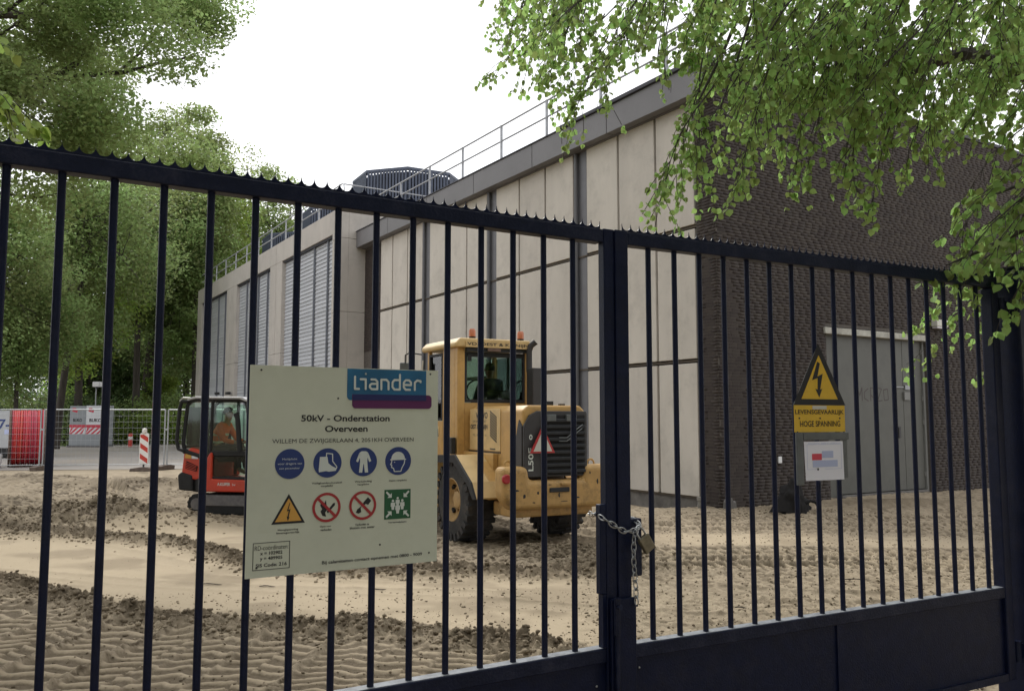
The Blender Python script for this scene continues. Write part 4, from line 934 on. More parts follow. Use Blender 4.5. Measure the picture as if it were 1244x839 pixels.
# engine hood
hood = MB().prism([(-.48,.94),(-.48,1.80),(-.40,1.87),(.40,1.87),(.48,1.80),(.48,.94)], -1.22, .42).build('engine_hood', M['yellow'], wlv, bev=.03, seg=3)
MB().box(-.492, -.478, -.60, .36, 1.25, 1.83).build('side_door', M['yellow_pale'], wlv, bev=.006)
MB().box(-.49, -.476, -.60, .40, 1.225, 1.24).build('seam', M['blackmetal'], wlv)
# black grille wrapping the rear corner
MB().prism([(-.485,.94),(-.485,1.60),(-.40,1.74),(-.28,1.795),(.47,1.795),(.485,1.76),(.485,.94)], -1.262, -1.221).build('grille_panel', M['greymetal'], wlv, bev=.01)
MB().prism([(-1.221,.94),(-1.221,1.60),(-1.14,1.68),(-1.06,1.45),(-1.04,.94)], -.498, -.4805, 'x').build('grille_side', M['greymetal'], wlv, bev=.004)
MB().prism([(-1.221,.94),(-1.221,1.60),(-1.14,1.68),(-1.06,1.45),(-1.04,.94)], .4805, .498, 'x').build('grille_side', M['greymetal'], wlv, bev=.004)
MB().box(-.22, .44, -1.2685, -1.2625, .96, 1.74).build('grille_recess', M['dark'], wlv)
for i in range(9):
    z = .985+i*.083
    MB().box(-.22, .44, -1.295, -1.269, z, z+.045).build('grille_slat', M['blackmetal'], wlv, bev=.008)
MB().box(-.16, -.02, -1.30, -1.264, 1.66, 1.75).build('lamp_window', M['boxgrey'], wlv, bev=.006)
MB().box(.14, .30, -1.30, -1.264, 1.66, 1.75).build('lamp_window', M['boxgrey'], wlv, bev=.006)
tv = Matrix.Translation((-.385, -1.2645, 1.02)) @ Matrix.Rotation(math.radians(-90), 4, 'Y')
text('L50E', 0, .30, 0, .075, M['printwhite'], wlv, 0, off=.02, mx=tv); text('O', .40, .47, 0, .05, M['printwhite'], wlv, 0, off=.05, mx=tv)
# slow vehicle triangle and handle
MB().prism([(-.42,1.25),(-.05,1.25),(-.235,1.60)], -1.315, -1.300).build('triangle_border', M['reflred'], wlv)
MB().prism([(-.375,1.272),(-.095,1.272),(-.235,1.545)], -1.319, -1.3151).build('triangle_field', M['lamp'], wlv)
for dz in (0, .045):
    MB().tube([(.02,-1.30,1.40+dz),(.12,-1.34,1.40+dz),(.30,-1.34,1.53+dz),(.40,-1.28,1.57+dz)], .007, 6).build('hand_rail', M['boxgrey'], wlv, smooth=True)
# lettering on the hood side (faces local -x)
sm = Matrix.Translation((-.4935, 0, 0)) @ Matrix.Rotation(math.radians(-90), 4, 'Z')
def HT(s, y0, y1, zc, h, m='ink', **k): return text(s, -y1, -y0, zc, h, M[m], wlv, 0, mx=sm, **k)
HT('VOLVO', -.22, .16, 1.74, .09, off=.03); HT('OEST & KONIJN', -.22, .34, 1.57, .085, off=.03)
HT('GRONDVERZET', -.18, .26, 1.655, .03); HT('TEL. 023 - 537 10', -.18, .26, 1.46, .03)
for k in range(10):
    z = 1.70-.037*k
    q = MB().prism([(-.50,z),(-.50,z+.016),(-.30,z+.105),(-.30,z+.089)], -.4985, -.4925, 'x').build('vent_slot', M['blackmetal'], wlv)
MB().prism([(-.46,1.27),(-.30,1.27),(-.30,1.285),(-.46,1.285)], -.498, -.4925, 'x').build('latch', M['blackmetal'], wlv)
MB().box(-.02, .12, -1.0, -.88, 1.871, 1.93).build('filler_cap', M['black'], wlv, bev=.01); 
MB().box(.22, .30, -1.0, -.95, 1.871, 1.895).build('cap', M['black'], wlv)
# side body below the hood and chassis
MB().box(-.47, .47, -.7, 1.1, .55, .94).build('rear_chassis', M['greymetal'], wlv, bev=.02)
MB().box(-.56, -.482, -.52, .60, .95, 1.22).build('side_panel', M['yellow'], wlv, bev=.01)
MB().box(.482, .56, -.52, .60, .95, 1.22).build('side_panel', M['yellow'], wlv, bev=.01)
MB().box(-.40, .40, 1.1, 1.6, .5, .95).build('articulation_joint', M['greymetal'], wlv, bev=.03)
MB().box(-.42, .42, 1.6, 3.1, .50, 1.05).build('front_chassis', M['yellow'], wlv, bev=.04)
# rear fenders
for s in (-1, 1):
    f0, f1 = (-1.0, -.50) if s < 0 else (.50, 1.0)
    top = [(.74,.84),(.46,1.17),(-.20,1.20),(-.72,.86),(-.86,.66),(-.80,.64),(-.66,.82),(-.18,1.15),(.44,1.12),(.69,.80)]
    MB().prism(top, f0+.035*(s<0), f1-.035*(s>0), 'x').build('fender', M['yellow_pale'], wlv, bev=.004)
    e = (-1.0, -.966) if s < 0 else (.966, 1.0)
    MB().prism([(.75,.83),(.47,1.175),(-.205,1.205),(-.73,.86),(-.87,.65),(-.80,.64),(-.63,.82),(-.17,1.09),(.43,1.07),(.66,.80)], e[0], e[1], 'x').build('fender_edge', M['black'], wlv, bev=.004)
    MB().prism([(-.36,1.11),(-.72,.86),(-.72,.62),(-.55,.62)], f0+.28*(s<0), f1-.28*(s>0), 'x').build('fender_apron', M['yellow'], wlv, bev=.01)
# cab
cx0, cx1, cy0, cy1, cz0, cz1 = -.66, .54, .44, 1.60, 1.12, 2.74
def pil(x, y, w=.07, d=.07, z0=cz0, z1=cz1, m='yellow'): MB().box(x, x+w, y, y+d, z0, z1).build('cab_pillar', M[m], wlv, bev=.012)
pil(cx0, cy0, .12, .10); pil(cx1-.07, cy0, .07, .08); pil(cx0, cy1-.08, .06, .08); pil(cx1-.07, cy1-.08, .07, .08)
MB().box(cx0, cx0+.05, cy0+.101, cy0+.55, cz0, cz1-.001).build('cab_side_panel', M['yellow'], wlv, bev=.01)
MB().box(cx0-.004, cx0+.05, cy0+.551, cy1-.081, cz0, 1.66).build('cab_door_lower', M['yellow'], wlv, bev=.01)
MB().box(cx0+.02, cx0+.03, cy0+.56, cy1-.09, 1.68, 2.66).build('door_window', M['glass'], wlv)
b = MB()
for q in ((cy0+.552, cy0+.59, 1.665, 2.69), (cy1-.125, cy1-.085, 1.665, 2.69), (cy0+.591, cy1-.126, 1.665, 1.70), (cy0+.591, cy1-.126, 2.655, 2.69)): b.box(cx0-.006, cx0+.045, q[0], q[1], q[2], q[3])
b.build('window_frame', M['black'], wlv)
MB().box(cx0-.012, cx0-.005, cy0+.64, cy0+.96, 1.40, 1.58).build('step_label', M['yellow_pale'], wlv)
b = MB()
for k in range(4): b.prism([(1.30+k*.06-.2,1.42),(1.325+k*.06-.2,1.42),(1.345+k*.06-.2,1.54),(1.32+k*.06-.2,1.54)], cx0-.0145, cx0-.0125, 'x')
b.build('vent_stripes', M['ink'], wlv)
MB().box(cx0+.121, cx1-.071, cy0+.012, cy0+.05, 1.12, 1.93).build('cab_rear_lower', M['yellow'], wlv, bev=.01)
MB().box(cx0+.123, cx1-.073, cy0+.022, cy0+.032, 1.97, 2.64).build('rear_window', M['glass2'], wlv)
b = MB()
for q in ((cx0+.121, cx0+.155, 1.935, 2.68), (cx1-.105, cx1-.071, 1.935, 2.68), (cx0+.156, cx1-.106, 1.935, 1.975), (cx0+.156, cx1-.106, 2.61, 2.68)): b.box(q[0], q[1], cy0+.005, cy0+.045, q[2], q[3])
b.build('window_frame', M['black'], wlv)
MB().box(cx1-.03, cx1-.02, cy0+.10, cy1-.10, 1.60, 2.66).build('side_window', M['glass'], wlv)
MB().box(cx1-.05, cx1, cy0+.081, cy1-.081, 1.12, 1.59).build('cab_side_panel', M['yellow'], wlv, bev=.01)
MB().box(cx1-.045, cx1-.005, 1.06, 1.10, 1.60, 2.66).build('window_bar', M['black'], wlv)
MB().box(cx0+.08, cx1-.08, cy1-.04, cy1-.03, 1.55, 2.66).build('windscreen', M['glass'], wlv)
MB().box(cx0+.061, cx1-.071, cy1-.06, cy1-.01, 1.12, 1.54).build('cab_front_lower', M['yellow'], wlv)
MB().box(cx0+.05, cx1-.05, cy0+.05, cy1-.06, 1.10, 1.14).build('cab_floor', M['black'], wlv)
MB().prism([(cx0-.05,2.742),(cx0-.06,2.80),(cx0+.02,2.88),(cx1-.02,2.88),(cx1+.06,2.80),(cx1+.05,2.742)], cy0-.06, cy1+.12).build('cab_roof', M['yellow_pale'], wlv, bev=.025, seg=3)
MB().box(cx0+.125, cx1-.075, cy0-.05, cy0+.004, 2.685, 2.74).build('roof_rear_band', M['black'], wlv)
MB().box(cx0+.10, cx1-.02, cy0-.075, cy0-.061, 2.745, 2.83).build('name_plate', M['yellow_pale'], wlv)
text('VD. OEST & KONIJN', cx0+.12, cx1-.05, 2.787, .058, M['ink'], wlv, cy0-.0765, off=.02)
MB().box(-.20, .02, cy0-.072, cy0-.052, 2.69, 2.74).build('small_plate', M['reelwood'], wlv, bev=.003)
MB().box(cx0+.16, cx0+.22, cy0-.02, cy0+.004, 2.54, 2.64).build('work_lamp', M['black'], wlv)
for x in (-.40, .42):
    MB().lathe([(0,0),(0,.05),(.03,.05),(.03,.0)], 14, 'z', Matrix.Translation((x, cy0+.05, 2.881))).build('beacon_base', M['black'], wlv)
    MB().lathe([(.03,.0),(.03,.052),(.12,.050),(.145,.035),(.15,0)], 16, 'z', Matrix.Translation((x, cy0+.05, 2.881))).build('beacon', M['amber'], wlv, smooth=True)
# rear view of the cab interior: seat, wheel, driver
MB().box(-.12, .32, .58, .68, 1.6, 2.12).build('seat_back', M['black'], wlv, bev=.04)
MB().box(-.12, .32, .69, 1.15, 1.62, 1.78).build('seat', M['black'], wlv, bev=.03)
MB().torus(.19, .014, c=(.1, 1.36, 2.12), axis='y', n=24, k=6).build('steering_wheel', M['black'], wlv, smooth=True)
MB().tube([(.1,1.36,2.12),(.1,1.5,1.5)], .025, 8).build('steering_column', M['black'], wlv)
MB().box(.10, .26, .50, .56, 2.0, 2.10).build('rear_console', M['galv_dull'], wlv, bev=.02)
# exhaust and air cleaner housing
MB().box(.43, .63, .12, .32, 1.88, 2.45).build('air_cleaner', M['greymetal'], wlv, bev=.012)
MB().tube([(.50,.36,2.40),(.50,.36,2.72),(.52,.34,2.80),(.58,.30,2.86)], [.045,.045,.045,.05], 12).build('exhaust_stack', M['greymetal'], wlv, smooth=True)
# mirror
MB().tube([(cx0-.02,1.80,2.72),(cx0-.14,2.02,2.76),(cx0-.20,2.06,2.72),(cx0-.20,2.06,2.58)], .012, 8).build('mirror_arm', M['black'], wlv, smooth=True)
MB().box(cx0-.29, cx0-.13, 2.05, 2.08, 2.34, 2.60).build('mirror', M['boxgrey'], wlv, bev=.015)
MB().tube([(cx0-.02,1.74,2.62),(cx0-.03,1.78,2.3),(cx0-.03,1.78,1.3)], .012, 8).build('grab_rail', M['lamp'], wlv, smooth=True)
MB().box(cx0-.09, cx0-.02, cy0+.0, cy0+.18, 1.18, 1.42).build('rear_step_box', M['black'], wlv, bev=.01)
for z in (.42, .68, .92): MB().box(cx0-.20, cx0-.02, 1.05, 1.4, z, z+.03).build('step', M['greymetal'], wlv)
# wheels
def wheel(x, y, s):
    r, w_ = .575, .42; xi, xo = -w_/2, w_/2; K_ = .878
    prof = [(a_, b_*K_) for a_, b_ in [(xi,.34),(xi-.005,.45),(xi+.02,.60),(xi+.06,.63),(0,.638),(xo-.06,.63),(xo-.02,.60),(xo+.005,.45),(xo,.34)]]
    t = MB().lathe(prof, 40, 'x').build('tyre', M['tyre'], wlv, smooth=True, loc=(x, y, r+.0))
    lug = MB(); n = 26
    for k in range(n):
        for q in (0, 1):
            a = 2*math.pi*(k+.5*q)/n; mx_ = Matrix.Rotation(a, 4, 'X')
            x0, x1 = ((xi+.005, .03) if q == 0 else (-.03, xo-.005)); sk = .06 if q == 0 else -.06
            z0, z1 = .600*K_, .660*K_
            lug.add([(x0,-.034,z0-.03*(q==0)),(x1,-.034+sk*(1 if q==0 else 0),z0),(x1,.034+sk*(1 if q==0 else 0),z0),(x0,.034,z0),(x0,-.028,z1-.02*(q==0)),(x1,-.028+sk*(1 if q==0 else 0),z1-.02*(q==1)),(x1,.028+sk*(1 if q==0 else 0),z1-.02*(q==1)),(x0,.028,z1-.02*(q==0))], [(0,3,2,1),(4,5,6,7),(0,1,5,4),(1,2,6,5),(2,3,7,6),(3,0,4,7)], mx_)
            # shoulder block
            xs = xi if q == 0 else xo
            lug.box(min(xs, xs+.03*(1 if q==0 else -1))-.008, max(xs, xs+.03*(1 if q==0 else -1))+.008, -.030, .030, .53*K_, .642*K_, mx_)
    lg_ = lug.build('tread', M['tyre'], t)
    o = s
    rim = MB().lathe([(o*xo*.98,.302),(o*xo*1.02,.29),(o*xo*.80,.275),(o*xo*.45,.255),(o*xo*.25,.21),(o*xo*.30,.125),(o*xo*.62,.115),(o*xo*.68,.09),(o*xo*.68,.0)], 32, 'x').build('rim', M['rim'], t, smooth=True)
    MB().lathe([(-o*xo*.98,.302),(-o*xo*.5,.30),(-o*xo*.3,.0)], 24, 'x').build('rim_back', M['greymetal'], t, smooth=True)
    bb = MB()
    for k in range(10):
        a = 2*math.pi*k/10; bb.lathe([(o*xo*.28,.022),(o*xo*.50,.022),(o*xo*.50,0)], 6, 'x', Matrix.Translation((0, .165*math.cos(a), .165*math.sin(a))))
    bb.build('wheel_nut', M['rim'], rim)
    for k in range(4):
        a = 2*math.pi*(k+.5)/4; MB().prism([(math.cos(a+d)*rr, math.sin(a+d)*rr) for d, rr in ((-.16,.215),(.16,.215),(.13,.25),(-.13,.25))], o*xo*.40, o*xo*.58, 'x').build('rim_slot', M['dark'], rim)
    return t
for (x, y) in ((-.73,0),(.73,0),(-.73,2.45),(.73,2.45)): wheel(x, y, -1 if x < 0 else 1)
MB().tube([(-.55,0,.56),(.55,0,.56)], .09, 12).build('rear_axle', M['greymetal'], wlv); MB().tube([(-.55,2.45,.62),(.55,2.45,.62)], .09, 12).build('front_axle', M['greymetal'], wlv)
MB().lathe([(-.2,0),(-.17,.15),(0,.2),(.17,.15),(.2,0)], 14, 'x', Matrix.Translation((0,0,.56))).build('differential', M['greymetal'], wlv, smooth=True)
for s in (-1, 1):
    MB().prism([(1.9,1.35),(2.1,1.5),(3.1,1.15),(3.75,.55),(3.65,.42),(3.0,.95),(2.1,1.25)], s*.30-.05, s*.30+.05, 'x').build('lift_arm', M['yellow'], wlv, bev=.02)
MB().prism([(3.65,.10),(3.62,.75),(3.80,.95),(3.86,.90),(3.74,.62),(3.80,.16),(4.45,.05),(4.45,.02),(3.75,.03)], -1.05, 1.05, 'x').build('bucket', M['dirtyyellow'], wlv, bev=.01)
for x in (-1.05, 1.03): MB().prism([(3.68,.06),(3.66,.72),(3.84,.90),(4.42,.06)], x, x+.02, 'x').build('bucket_side', M['dirtyyellow'], wlv)
drv = seated('person', 'dark-clothed driver seen from behind through the rear window of the yellow wheel loader', (0,0,0), 0, M['darkcloth'], M['hair'], False, .92, .02)
drv.matrix_world = Matrix.Translation((*LO[:2], 0)) @ Matrix.Rotation(LA, 4, 'Z') @ Matrix.Translation((.10, .80, 1.80)) @ Matrix.Rotation(math.pi/2, 4, 'Z') @ Matrix.Scale(.92, 4)
# ================================================================== MINI EXCAVATOR
EA = math.radians(-10)
ex = thing('mini_excavator', 'small orange-red tracked excavator with a glazed cab, working beside the louvred block', 'excavator', (-5.4, 15.7, .0), EA)
# tracks
for y in (-.50, .50):
    prof = []; r_ = .17
    for i in range(9): a = math.radians(90+180*i/8); prof.append((-.05+.0+r_*math.cos(a), .20+r_*math.sin(a)))
    for i in range(9): a = math.radians(-90+180*i/8); prof.append((1.15+r_*math.cos(a), .20+r_*math.sin(a)))
    MB().prism(prof, y-.12, y+.12).build('rubber_track', M['black'], ex, bev=.01)
    g = MB(); n = 44; Lp = [(prof[i], prof[(i+1) % len(prof)]) for i in range(len(prof))]; tot = sum(math.dist(a, c) for a, c in Lp); 
    for k in range(n):
        d = tot*k/n
        for a, c in Lp:
            l = math.dist(a, c)
            if d <= l: 
                px, pz = a[0]+(c[0]-a[0])*d/l, a[1]+(c[1]-a[1])*d/l; an = math.atan2(c[1]-a[1], c[0]-a[0]); break
            d -= l
        g.box(-.018, .018, -.125, .125, -.022, .006, Matrix.Translation((px, y, pz)) @ Matrix.Rotation(-an, 4, 'Y') @ Matrix.Rotation(math.pi, 4, 'X'))
    g.build('track_lugs', M['black'], ex)
    MB().prism([(.08,.17),(.02,.30),(.10,.36),(1.0,.36),(1.08,.30),(1.0,.17)], y-.135, y+.135).build('track_frame', M['steeltrack'], ex, bev=.01)
    MB().lathe([(-.135,0),(-.135,.10),(.135,.10),(.135,0)], 18, 'y', Matrix.Translation((-.05, y, .20))).build('drive_sprocket', M['steeltrack'], ex)
    MB().lathe([(-.13,0),(-.13,.11),(.13,.11),(.13,0)], 18, 'y', Matrix.Translation((1.15, y, .20))).build('idler_wheel', M['steeltrack'], ex)
MB().box(.1, 1.0, -.38, .38, .25, .38).build('undercarriage', M['steeltrack'], ex, bev=.01)
MB().lathe([(.38,0),(.38,.3),(.44,.3),(.44,0)], 24, 'z', Matrix.Translation((.45,0,0))).build('slew_ring', M['black'], ex)
# rounded upper body
def arcpts(cx, cy, r, a0, a1, n=8): return [(cx+r*math.cos(math.radians(a0+(a1-a0)*i/n)), cy+r*math.sin(math.radians(a0+(a1-a0)*i/n))) for i in range(n+1)]
base = arcpts(.35, 0, .70, 110, 250, 12) + [(1.12,-.66),(1.18,-.55),(1.18,.55),(1.12,.66)]
MB().prism(base, .42, .62, 'z').build('house_frame', M['orange'], ex, bev=.03, seg=3)
MB().prism([(-.34,.66),(-.33,.80),(-.30,1.10),(-.16,1.19),(.02,1.14),(.10,1.05),(.10,.625),(-.30,.625)], -.655, .655).build('engine_cover', M['orange'], ex, bev=.06, seg=4)
MB().prism(arcpts(.35, 0, .76, 115, 245, 12)+[(.10,-.60),(.10,.60)], .40, .66, 'z').build('rear_bumper', M['black'], ex, bev=.04, seg=3)
MB().prism([(-.26,.82),(-.24,.95),(-.02,.86),(-.04,.76)], -.672, -.650).build('vent_recess', M['dark'], ex, bev=.01)
b = MB()
for k in range(4): b.prism([(-.25+.003*k,.835+.028*k),(-.035,.775+.026*k),(-.035,.783+.026*k),(-.25+.003*k,.845+.028*k)], -.682, -.673)
b.build('vent_slats', M['orange'], ex)
MB().prism([(-.27,1.0),(-.25,1.10),(-.15,1.09),(-.15,.99)], -.668, -.656).build('yellow_label', M['signyellow'], ex); MB().prism([(-.14,.99),(-.14,1.085),(-.02,1.07),(-.02,.985)], -.668, -.656).build('white_label', M['cabwhite'], ex)
MB().prism([(.13,.60),(.16,1.0),(.22,1.10),(.26,1.10),(.26,.64),(1.15,.62),(1.12,.42),(.16,.42)], -.69, -.60).build('side_skirt', M['orange'], ex, bev=.02, seg=3)
text('A.KUIPER', .38, .62, .555, .055, M['printwhite'], ex, -.6925, off=.02); text('bv', .66, .72, .55, .04, M['printwhite'], ex, -.6925); text('KX', .95, 1.05, .575, .04, M['printwhite'], ex, -.6925)
MB().prism([(-.37,.44),(-.40,.70),(-.33,.76),(-.12,.70),(-.10,.42)], -.675, -.40).build('corner_bumper', M['black'], ex, bev=.03, seg=3)
# cab frame of dark tubes
def tb(pts, r=.032, m='black', n='cab_tube'): MB().tube(pts, r, 8).build(n, M[m], ex, smooth=True)
for y in (-.63, .30):
    tb([(-.29,y,1.12),(-.33,y,1.25),(-.27,y,1.92),(-.20,y,2.0),(-.08,y,2.03),(.75,y,2.03),(.86,y,1.97),(.98,y,1.30),(.98,y,.64)], .034)
    tb([(.22,y,2.02),(.20,y,1.15),(.18,y,.66)], .032)
tb([(-.30,-.63,1.12),(.20,-.63,.98)], .05)
tb([(-.29,-.63,1.20),(-.29,.30,1.20)]); tb([(.86,-.63,1.97),(.86,.30,1.97)])
MB().prism([(-.30,1.98),(-.24,2.05),(-.1,2.085),(.78,2.075),(.93,2.0),(.88,1.985),(.74,2.035),(-.1,2.045),(-.22,2.015)], -.68, .35).build('cab_roof', M['roofgrey'], ex, bev=.012)
MB().prism([(-.28,1.20),(-.255,1.90),(-.16,1.98),(.19,1.98),(.17,1.05),(-.20,1.14)], -.635, -.628).build('side_window', M['glass'], ex)
MB().prism([(.24,1.98),(.72,1.98),(.82,1.92),(.95,1.28),(.95,1.13),(.22,1.13)], -.64, -.633).build('door_window', M['glass'], ex)
MB().prism([(.26,1.03),(.93,1.03),(.93,.68),(.26,.68)], -.64, -.633).build('door_lower_window', M['glass2'], ex)
for q in ([(.20,1.13),(.20,1.04),(.96,1.04),(.96,1.13)], [(.20,.68),(.20,.62),(.96,.62),(.96,.68)], [(.20,1.035),(.26,1.035),(.26,.685),(.20,.685)], [(.90,1.035),(.96,1.035),(.96,.685),(.90,.685)]):
    MB().prism(q, -.655, -.625).build('door_frame', M['black'], ex, bev=.006)
tb([(.76,-.64,1.12),(.70,-.64,1.7),(.66,-.64,1.78)], .045, n='door_handle_bar')
MB().box(-.28, -.27, -.6, .28, 1.22, 1.9).build('rear_window', M['glass'], ex); MB().box(.98, .99, -.6, .28, .7, 1.9).build('front_window', M['glass'], ex)
MB().prism([(-.25,1.22),(-.25,1.95),(.85,1.95),(.95,1.3),(.95,.7),(.2,.7)], .295, .302).build('side_window', M['glass'], ex)
# handrail hoop behind the cab
tb([(-.20,-.66,2.05),(-.34,-.66,2.06),(-.40,-.66,2.0)], .02, 'lamp', 'mirror_stay'); tb([(-.24,-.66,1.99),(-.36,-.66,2.0),(-.40,-.66,1.90),(-.44,-.66,1.30),(-.40,-.66,1.16),(-.28,-.66,1.12)], .035, n='guard_hoop')
# seat, console, boom, bucket, blade
MB().box(.10, .22, -.42, .08, 1.0, 1.62).build('seat_back', M['black'], ex, bev=.03); MB().box(.2, .62, -.42, .08, .92, 1.02).build('seat', M['black'], ex, bev=.03)
MB().box(.50, .78, -.56, -.40, 1.02, 1.16).build('arm_console', M['black'], ex, bev=.02); MB().tube([(.72,-.48,1.16),(.74,-.48,1.32)], .018, 8).build('control_lever', M['black'], ex)
MB().prism([(1.18,.5),(1.18,.9),(1.42,.85),(1.42,.5)], -.15, .15).build('boom_bracket', M['orange'], ex, bev=.02)
MB().prism([(1.28,.75),(1.60,1.55),(2.15,1.95),(2.35,1.90),(2.30,1.80),(1.75,1.42),(1.45,.70)], -.08, .08).build('boom', M['orange'], ex, bev=.015)
MB().prism([(2.22,1.98),(2.40,1.95),(2.62,1.0),(2.52,.85),(2.40,.95)], -.07, .07).build('dipper_arm', M['orange'], ex, bev=.015)
MB().prism([(2.42,.95),(2.65,.95),(2.78,.6),(2.62,.30),(2.30,.28),(2.30,.34),(2.50,.40),(2.55,.62)], -.22, .22).build('digging_bucket', M['greymetal'], ex, bev=.01)
MB().prism([(1.62,.05),(1.56,.20),(1.62,.38),(1.67,.38),(1.62,.2),(1.68,.05)], -.62, .62).build('dozer_blade', M['orange'], ex, bev=.008)
for y in (-.3, .3): MB().box(1.0, 1.6, y-.04, y+.04, .18, .26).build('blade_arm', M['orange'], ex)
op = seated('person', 'excavator operator in an orange work jacket with pale bands, sitting in profile in the cab', (0,0,0), 0, M['vest'], M['hair'], True, 1.0, .10)
op.matrix_world = Matrix.Translation((-5.4, 15.7, 0)) @ Matrix.Rotation(EA, 4, 'Z') @ Matrix.Translation((.16, -.34, 1.07))

# ================================================================== FAR YARD
# wire mesh fence panels on foot blocks
FA = math.atan2(.47, 3.88); F0 = Vector((-15.37, 27.87, 0)); FD = Vector((math.cos(FA), math.sin(FA), 0)); FL = 3.90
def fence_panel(k, label):
    t = thing('mesh_fence_panel', label, 'fence', tuple(F0+FD*FL*k), FA, 'wire mesh fence panels across the yard')
    L = FL-.10; x0 = .05
    for x in (x0, x0+L): MB().tube([(x,0,.06),(x,0,2.0)], .024, 8).build('upright', M['fence'], t, smooth=True)
    for z in (.18, 1.98): MB().tube([(x0,0,z),(x0+L,0,z)], .021 if z > 1 else .012, 8).build('cross_tube', M['fence'], t, smooth=True)
    w1 = MB().tube([(x0,.0,0),(x0+L,.0,0)], .0035, 4).mesh('horizontal_wire', M['fence'])
    for i in range(8): link('horizontal_wire', w1, t, (0, -.01, .18+(i+1)*.2))
    w2 = MB().tube([(0,0,.18),(0,0,1.98)], .0022, 4).mesh('vertical_wire', M['fence'])
    for i in range(1, 26): link('vertical_wire', w2, t, (x0+L*i/26, -.006, 0))
    MB().box(-.05, .07, -.03, .03, 1.3, 1.36).build('clamp', M['fence'], t)
    return t
for k, lb_ in ((-2, 'leftmost mesh fence panel, left of the red cable reel'), (-1, 'mesh fence panel in front of the red cable reel and white bags'), (0, 'mesh fence panel in front of the site cabinet with the camera mast'), (1, 'mesh fence panel right of the red and white beacon, ending behind the excavator')):
    fence_panel(k, lb_)
for k, lb_ in ((-2,'brown foot block under the left end of the mesh fence'), (-1,'brown foot block under the mesh fence left of the cable reel'), (0,'brown foot block under the fence joint beside the red cable reel'), (1,'brown foot block under the fence joint right of the red and white beacon'), (2,'brown foot block under the fence end behind the excavator')):
    p = F0+FD*FL*k
    o = MB().prism([(-.33,.0),(-.36,.13),(-.15,.16),(.15,.16),(.36,.13),(.33,0)], -.12, .12).build('fence_foot', M['footblock'], bev=.015); o.location = tuple(p); o.rotation_euler = (0,0,FA+1.2); tag(o, lb_, 'fence foot', 'foot blocks of the mesh fence')
# cable reel
rl = thing('cable_reel', 'large reel wound with red cable behind the mesh fence', 'cable reel', (-17.15, 30.2, 0), math.radians(31))
for x in (-.56, .50):
    b = MB(); b.lathe([(x-.03,.0),(x-.03,1.02),(x+.03,1.02),(x+.03,0)], 40, 'x', Matrix.Translation((0,0,1.02))); b.build('reel_flange', M['reelwood'], rl)
MB().lathe([(-.53,.5),(.47,.5)], 32, 'x', Matrix.Translation((0,0,1.02))).build('reel_core', M['reelwood'], rl)
cl = MB().torus(.94, .032, axis='x', n=48, k=8).mesh('cable_loop', M['cable'], True)
for k in range(15):
    o = link('cable_loop', cl, rl, (-.49+.066*k, 0, 1.03+random.uniform(-.012,.012)), (0, random.uniform(-.012,.012), random.uniform(-.02,.02)))
cl2 = MB().torus(.89, .032, axis='x', n=48, k=8).mesh('cable_loop', M['cable'], True)
for k in range(15): link('cable_loop', cl2, rl, (-.46+.066*k, 0, 1.03))
for x in (-.3, .25): MB().box(x-.05, x+.05, -.45, .45, .0, .07).build('chock_board', M['reelwood'], rl)
# site cabinet with camera mast
sc = thing('site_cabinet', 'grey and white site cabinet with red hatched bands and a camera mast', 'cabinet', (-25.05, 50.0, 0), math.radians(-2))
CW, CDp = 1.05, 1.05
MB().box(0, 1.15, 0, 1.0, .10, 2.45).build('cabinet_body', M['cabinet'], sc, bev=.02)
MB().box(-1.0, -.004, .05, 1.2, .10, 2.40).build('cabinet_side_unit', M['cabinet'], sc, bev=.02)
MB().box(-1.05, 1.2, -.05, 1.05, 0, .10).build('skid', M['greymetal'], sc)
for x0, x1, w_ in ((.0, 1.15, 'cabwhite'), (-1.0, -.02, 'cabinet')):
    yy = -.004 if x0 >= 0 else .046
    MB().box(x0+.02, x1-.02, yy-.004, yy, 1.32, 2.42).build('upper_print', M[w_], sc)
    MB().box(x0+.02, x1-.02, yy-.006, yy, 1.16, 1.315).build('red_band', M['cabred'], sc)
    MB().box(x0+.02, x1-.02, yy-.004, yy, .78, 1.155).build('hatch_field', M['cabwhite'], sc)
    b = MB(); x = x0-.3
    while x < x1-.06:
        def cl_(v): return min(max(v, x0+.02), x1-.02)
        b.prism([(cl_(x), .78), (cl_(x+.16), .78), (cl_(x+.16+.42), 1.155), (cl_(x+.42), 1.155)], yy-.006, yy-.0045); x += .31
    b.build('hatch_stripe', M['cabred'], sc)
    text('BUKO', x0+.22 if x0 >= 0 else -.78, x1-.2 if x0 >= 0 else -.24, 1.58, .20, M['ink'], sc, yy-.0075, off=.04)
    flat([[(x0+.15,2.1),(x0+.45,2.02),(x0+.5,2.22),(x0+.36,2.14),(x0+.38,2.3),(x0+.16,2.3)]], yy-.006, M['cabred'], sc, 'emblem')
MB().tube([(.28,.5,2.45),(.28,.5,3.72)], .035, 8).build('mast', M['galv_dull'], sc, smooth=True)
MB().box(.14, .56, .3, .7, 3.55, 3.86).build('camera_housing', M['white'], sc, bev=.04)
MB().lathe([(-.10,0),(-.08,.07),(0,.09)], 12, 'z', Matrix.Translation((.40,.4,3.55))).build('camera_dome', M['black'], sc, smooth=True)
